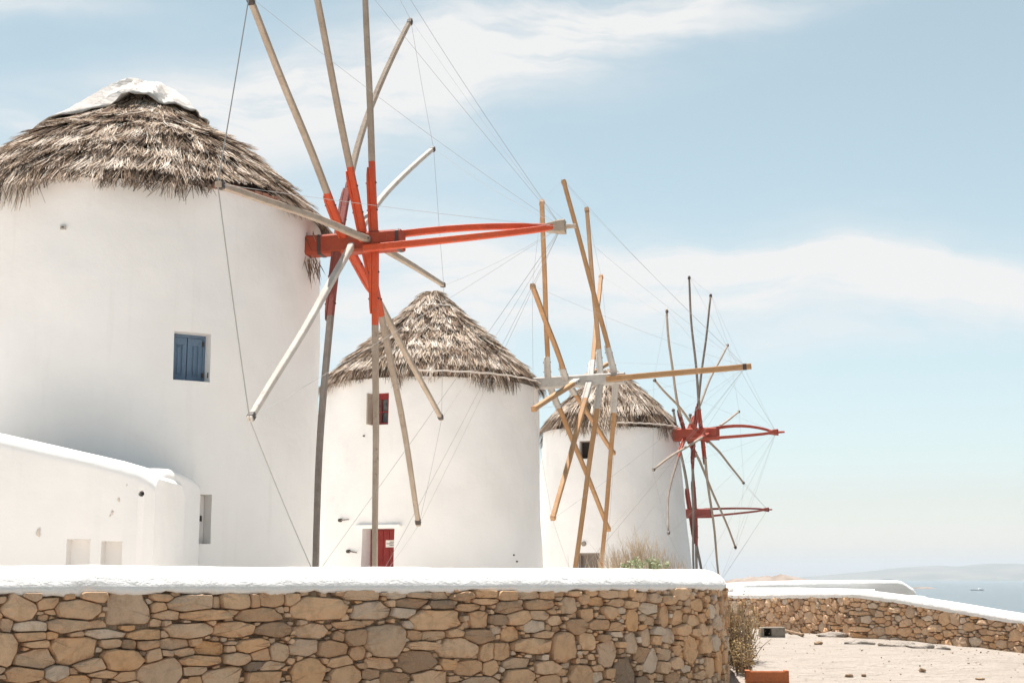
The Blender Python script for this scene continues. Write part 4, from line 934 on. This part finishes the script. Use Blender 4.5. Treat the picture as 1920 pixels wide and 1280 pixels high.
for i in range(32):
    px = rg.gauss(1210, 19); c = at(px, 1083, 15.2 + rg.uniform(-.2, .2)); c.z = at(1210, 1062, 15.2).z + rg.uniform(-.10, .085) * math.exp(-((px - 1210) / 30) ** 2) + .01
    V, Fc = tube([Vector((c.x, c.y, -.6)), c], [.008, .005], 3); sm.add(V, Fc, .2)
    for k in range(16):
        a = rg.uniform(0, 6.28); leaf(lm, c + Vector((0, 0, rg.uniform(-.03, .02))), Vector((math.cos(a), math.sin(a), rg.uniform(.0, .9))), rg.uniform(.035, .062), rg.uniform(.007, .011), rg, rg.random())
mk('leaves', lm.V, lm.F, 'leaf_green', suc, rnd=lm.r, kind='stuff'); mk('stems', sm.V, sm.F, 'twig', suc, rnd=sm.r, kind='stuff')
# shrub at the end of the wall
def shrub(name, px0, px1, py_top, Y, zb, nst, nleaf, label, lmat, lsz, seed, lean=0):
    rg = random.Random(seed); b0 = at((px0 + px1) / 2, 1083, Y); b0.z = zb; e = empty(name, b0, label, 'shrub'); tm_, lm_ = MB(), MB()
    hw_ = (at(px1, 1083, Y).x - at(px0, 1083, Y).x) / 2
    for i in range(nst):
        x = rg.uniform(-1, 1); p = Vector((b0.x + x * hw_ * .55, Y + rg.uniform(-.25, .25), zb)); ht = (at(px0, py_top, Y).z - zb) * rg.uniform(.35, 1.0) * (1 - .25 * abs(x))
        d = Vector((x * hw_ * .55 + rg.gauss(lean, .06), rg.gauss(0, .12), ht)); pts = [p + d * f_ + Vector((rg.gauss(0, .012), rg.gauss(0, .012), 0)) for f_ in (0, .35, .7, 1)]
        V, Fc = tube(pts, [.006, .005, .004, .002], 3); tm_.add(V, Fc, rg.uniform(.1, .7))
        for k in range(nleaf):
            f_ = rg.uniform(.08, 1); q = p + d * f_ + Vector((rg.gauss(0, .022), rg.gauss(0, .022), rg.gauss(0, .022)))
            leaf(lm_, q, Vector((rg.gauss(0, 1), rg.gauss(0, 1), rg.gauss(.2, .7))), lsz * rg.uniform(.6, 1.5), lsz * .27 * rg.uniform(.6, 1.3), rg, min(1, max(0, rg.gauss(.35 + .3 * f_, .22))))
    mk('stems', tm_.V, tm_.F, 'twig', e, rnd=tm_.r, kind='stuff'); mk('leaves', lm_.V, lm_.F, lmat, e, rnd=lm_.r, kind='stuff')
shrub('dry_shrub', 1352, 1408, 1102, 14.6, -.84, 130, 26, 'tall dry yellowish shrub growing at the curved end of the stone wall', 'leaf_dry', .026, 4)
shrub('dry_shrub', 1364, 1406, 1190, 13.9, -.88, 40, 22, 'low brown litter of dry scrub at the foot of the tall shrub', 'leaf_dry', .028, 6)
shrub('sprig', 1338, 1352, 1068, 13.4, -.9, 5, 7, 'thin sprig with small dark leaves rising above the end of the coping', 'leaf_dark', .016, 12)
# ------------------------------------------------------------------ loose things on the ground
def rock(name, px, py, sx_, sy_, sz_, m, label, seed, grp=None, sink=.35, Y=None):
    r_ = ray(px, py); Yg = Y
    if Y is None:
        Yg = 5.0
        while Yg < 40:
            q = at(px, py, Yg)
            if q.z <= gz_(q.x, q.y): break
            Yg += .03
    q = at(px, py, Yg); zg = gz_(q.x, q.y); rg = random.Random(seed)
    bm = bmesh.new(); bmesh.ops.create_icosphere(bm, subdivisions=3, radius=1)
    for v in bm.verts:
        n_ = 1 + .16 * math.sin(v.co.x * 3.1 + seed) * math.sin(v.co.y * 2.7 + seed * 2) + .12 * math.sin(v.co.z * 4.3 + v.co.x * 3.7 + seed) + rg.uniform(-.06, .06)
        v.co = Vector((v.co.x * sx_ * n_, v.co.y * sy_ * n_, v.co.z * sz_ * n_))
    V = [v.co + Vector((q.x, q.y, zg + sz_ * (1 - sink) * .5)) for v in bm.verts]; Fc = [tuple(v.index for v in f_.verts) for f_ in bm.faces]; bm.free()
    return mk(name, V, Fc, m, org=(q.x, q.y, zg), smooth=True, sharp=30 if m != 'ground' else None, label=label, cat='rock', group=grp)
g_ = 'loose rocks on the sandy ground'
rock('rock', 1682, 1212, .26, .2, .06, 'ground', 'pale rounded mound against the foot of the far wall, below its square tan stone', 1, g_, sink=.9)
rock('rock', 1722, 1214, .17, .16, .05, 'ground', 'smaller pale mound just right of the larger one at the far wall foot', 2, g_, sink=.9)
rock('rock', 1560, 1193, .20, .14, .06, 'ground', 'flat pale stone lying at the foot of the far wall near its corner', 3, g_, sink=.9)
rock('rock', 1612, 1207, .16, .10, .05, 'ground', 'flat pale slab left of the rounded mounds at the far wall', 4, g_, sink=.9)
rock('rock', 1768, 1216, .08, .06, .04, 'ground', 'smallest pale bump at the foot of the far wall, right of the mounds', 5, g_, sink=.9)
rock('rock', 1730, 1257, .035, .03, .02, 'rock_brown', 'little brown stone lying alone on open sand at right', 6, g_)
rock('rock', 1592, 1268, .045, .03, .018, 'rock_brown', 'flat brown stone on the sand right of the terracotta block', 7, g_)
rock('rock', 1838, 1274, .045, .03, .014, 'rock_brown', 'thin brown stone on the sand near the lower right corner', 8, g_)
rock('rock', 1534, 1208, .05, .04, .03, 'rock_brown', 'small brown stone on the sand below the flat pale stone', 9, g_)
rock('rock', 1370, 1240, .06, .05, .04, 'rock_brown', 'dark brown rock at the foot of the shrub beside the wall end', 10, g_)
rock('rock', 1392, 1222, .05, .05, .03, 'rock_brown', 'small brown rock under the edge of the dry shrub', 13, g_)
rock('rock', 1620, 1267, .025, .02, .015, 'rock_brown', 'tiny brown stone beside the flat brown stone on the sand', 14, g_)
# scattered grit
gr = MB(); rg = random.Random(15)
for i in range(900):
    x, y = rg.uniform(1.6, 8), rg.uniform(9, 21); s = rg.uniform(.004, .014) * (1.6 if rg.random() < .06 else 1); z = gz_(x, y)
    V = [Vector((x + rg.uniform(-1, 1) * s, y + rg.uniform(-1, 1) * s, z + rg.uniform(0, 1.3) * s)) for _ in range(6)]
    gr.add(V, [(0, 1, 2), (0, 2, 3), (3, 4, 5), (1, 4, 5), (2, 4, 0), (1, 3, 5)], 0)
mk('grit', gr.V, gr.F, 'rock_brown', kind='stuff', label='fine brown grit scattered over the pale ground', cat='grit')
# terracotta block (hollow channel brick)
def ground_at(px, py):
    Y = 5.0
    while Y < 40:
        q = at(px, py, Y)
        if q.z <= gz_(q.x, q.y): return q
        Y += .02
    return q
q = at(1440, 1283, 13.15); ang = R(-4); ax_ = Vector((math.cos(ang), math.sin(ang), 0)); ay_ = Vector((-math.sin(ang), math.cos(ang), 0)); z0 = gz_(q.x, q.y)
hl = (at(1480, 1270, q.y).x - at(1400, 1270, q.y).x) / 2; ht = .10
tb = empty('terracotta_block', (q.x, q.y, z0), 'orange terracotta channel block lying on the sand by the wall end', 'brick'); c = Vector((q.x, q.y + .05, z0 + .004))
for nm, cc, hx, hy, hz in (('side', c + ZA * ht / 2 - ay_ * .055, hl, .011, ht / 2), ('side', c + ZA * ht / 2 + ay_ * .055, hl, .011, ht / 2), ('bottom', c + ZA * .012, hl, .043, .011), ('end_lip', c - ax_ * (hl - .02) + ZA * (ht + .004) , .022, .066, .006), ('end_lip', c + ax_ * (hl - .018) + ZA * (ht + .004), .018, .066, .006)):
    V, Fc = box(cc, ax_, ay_, ZA, hx, hy, hz); o = mk(nm, V, Fc, 'terracotta', tb); bevel_obj(o, .003)
# hollow grey block by the far wall
q = ground_at(1445, 1194); blk = empty('hollow_block', q, 'broken grey hollow building block lying at the left end of the far wall', 'block'); s_ = 20.5 / F
for nm, cx_, hx, hy, cz, hz in (('web', 14, 12, .08, 8, 9.5), ('web', -14, 3, .08, 8, 9), ('plate', -3.5, 7.4, .08, 16.2, 1.2), ('plate', -3.5, 7.4, .08, 0.6, 1.2)):
    V, Fc = box(q + XA * cx_ * s_ + ZA * cz * s_ + YA * .08, XA, YA, ZA, hx * s_, hy, hz * s_); o = mk(nm, V, Fc, 'concrete', blk); bevel_obj(o, .008)
V, Fc = box(q + XA * -3.5 * s_ + ZA * 8.4 * s_ + YA * .14, XA, YA, ZA, 7 * s_, .01, 6.5 * s_); mk('back', V, Fc, 'dark_in', blk)
p0, p1 = ground_at(1458, 1182), ground_at(1506, 1193)
V, Fc = tube([p0 + ZA * .03, p1 + ZA * .025], [.028, .02], 6); mk('stick', V, Fc, 'rock_brown', org=p0, label='brown stick lying on the sand right of the hollow block', cat='stick')
# far out at sea
q = at(1727, 1094, 1500); q.z = SEA; V = []; n = 16
for k in range(n): a = 2 * math.pi * k / n; V.append((q.x + 17 * math.cos(a), q.y + 8 * math.sin(a), SEA - .5))
V += [(q.x + (v[0] - q.x) * .5 + 2, q.y + (v[1] - q.y) * .5, SEA + 1.3 + .5 * math.sin(k * 2.1)) for k, v in enumerate(V)]; V.append((q.x + 3, q.y, SEA + 1.9))
mk('islet', V, [(k, (k + 1) % n, n + (k + 1) % n, n + k) for k in range(n)] + [(n + k, n + (k + 1) % n, 2 * n) for k in range(n)], 'headland', org=q, label='low dark rocky islet on the sea right of the rounded roof', cat='islet')
q = at(1832, 1093, 1300); q.z = SEA; bt = empty('boat', q, 'tiny white motor boat far out on the hazy sea', 'boat'); V = []
for z, w, l0, l1 in ((-.4, 1.0, -5, 4.2), (.8, 1.7, -6.5, 6.8)):
    for x, k in ((l0, .85), (l0 + 5, 1), (l1 - 2.5, .8), (l1, .03), (l1 - 2.5, -.8), (l0 + 5, -1), (l0, -.85)): V.append((q.x + x, q.y + k * w, SEA + z))
mk('hull', V, [(k, (k + 1) % 7, 7 + (k + 1) % 7, 7 + k) for k in range(7)] + [tuple(range(7, 14)), tuple(range(7))[::-1]], 'boat', bt)
V, Fc = box((q.x + 2.2, q.y, SEA + 1.3), XA, YA, ZA, 1.3, 1.0, .48); o = mk('cabin', V, Fc, 'boat', bt); bevel_obj(o, .2)
# ------------------------------------------------------------------ air
V, Fc = box((0, 0, 50), XA, YA, ZA, 11500, 11500, 64.0)
hz = mk('haze', V, Fc, 'sea', kind='stuff'); hz.data.materials.clear()
hm = bpy.data.materials.new('haze_air'); hm.use_nodes = True; t = NT(hm.node_tree); t.n.remove(t.n['Principled BSDF'])
pv = t.new('ShaderNodeVolumePrincipled'); pv.inputs['Color'].default_value = (.80, .91, 1, 1); pv.inputs['Density'].default_value = 1.35e-4; pv.inputs['Anisotropy'].default_value = .0
t.l.new(pv.outputs[0], t.n['Material Output'].inputs['Volume']); hz.data.materials.append(hm)
for m in bpy.data.materials:
    if 'p' in m: del m['p']
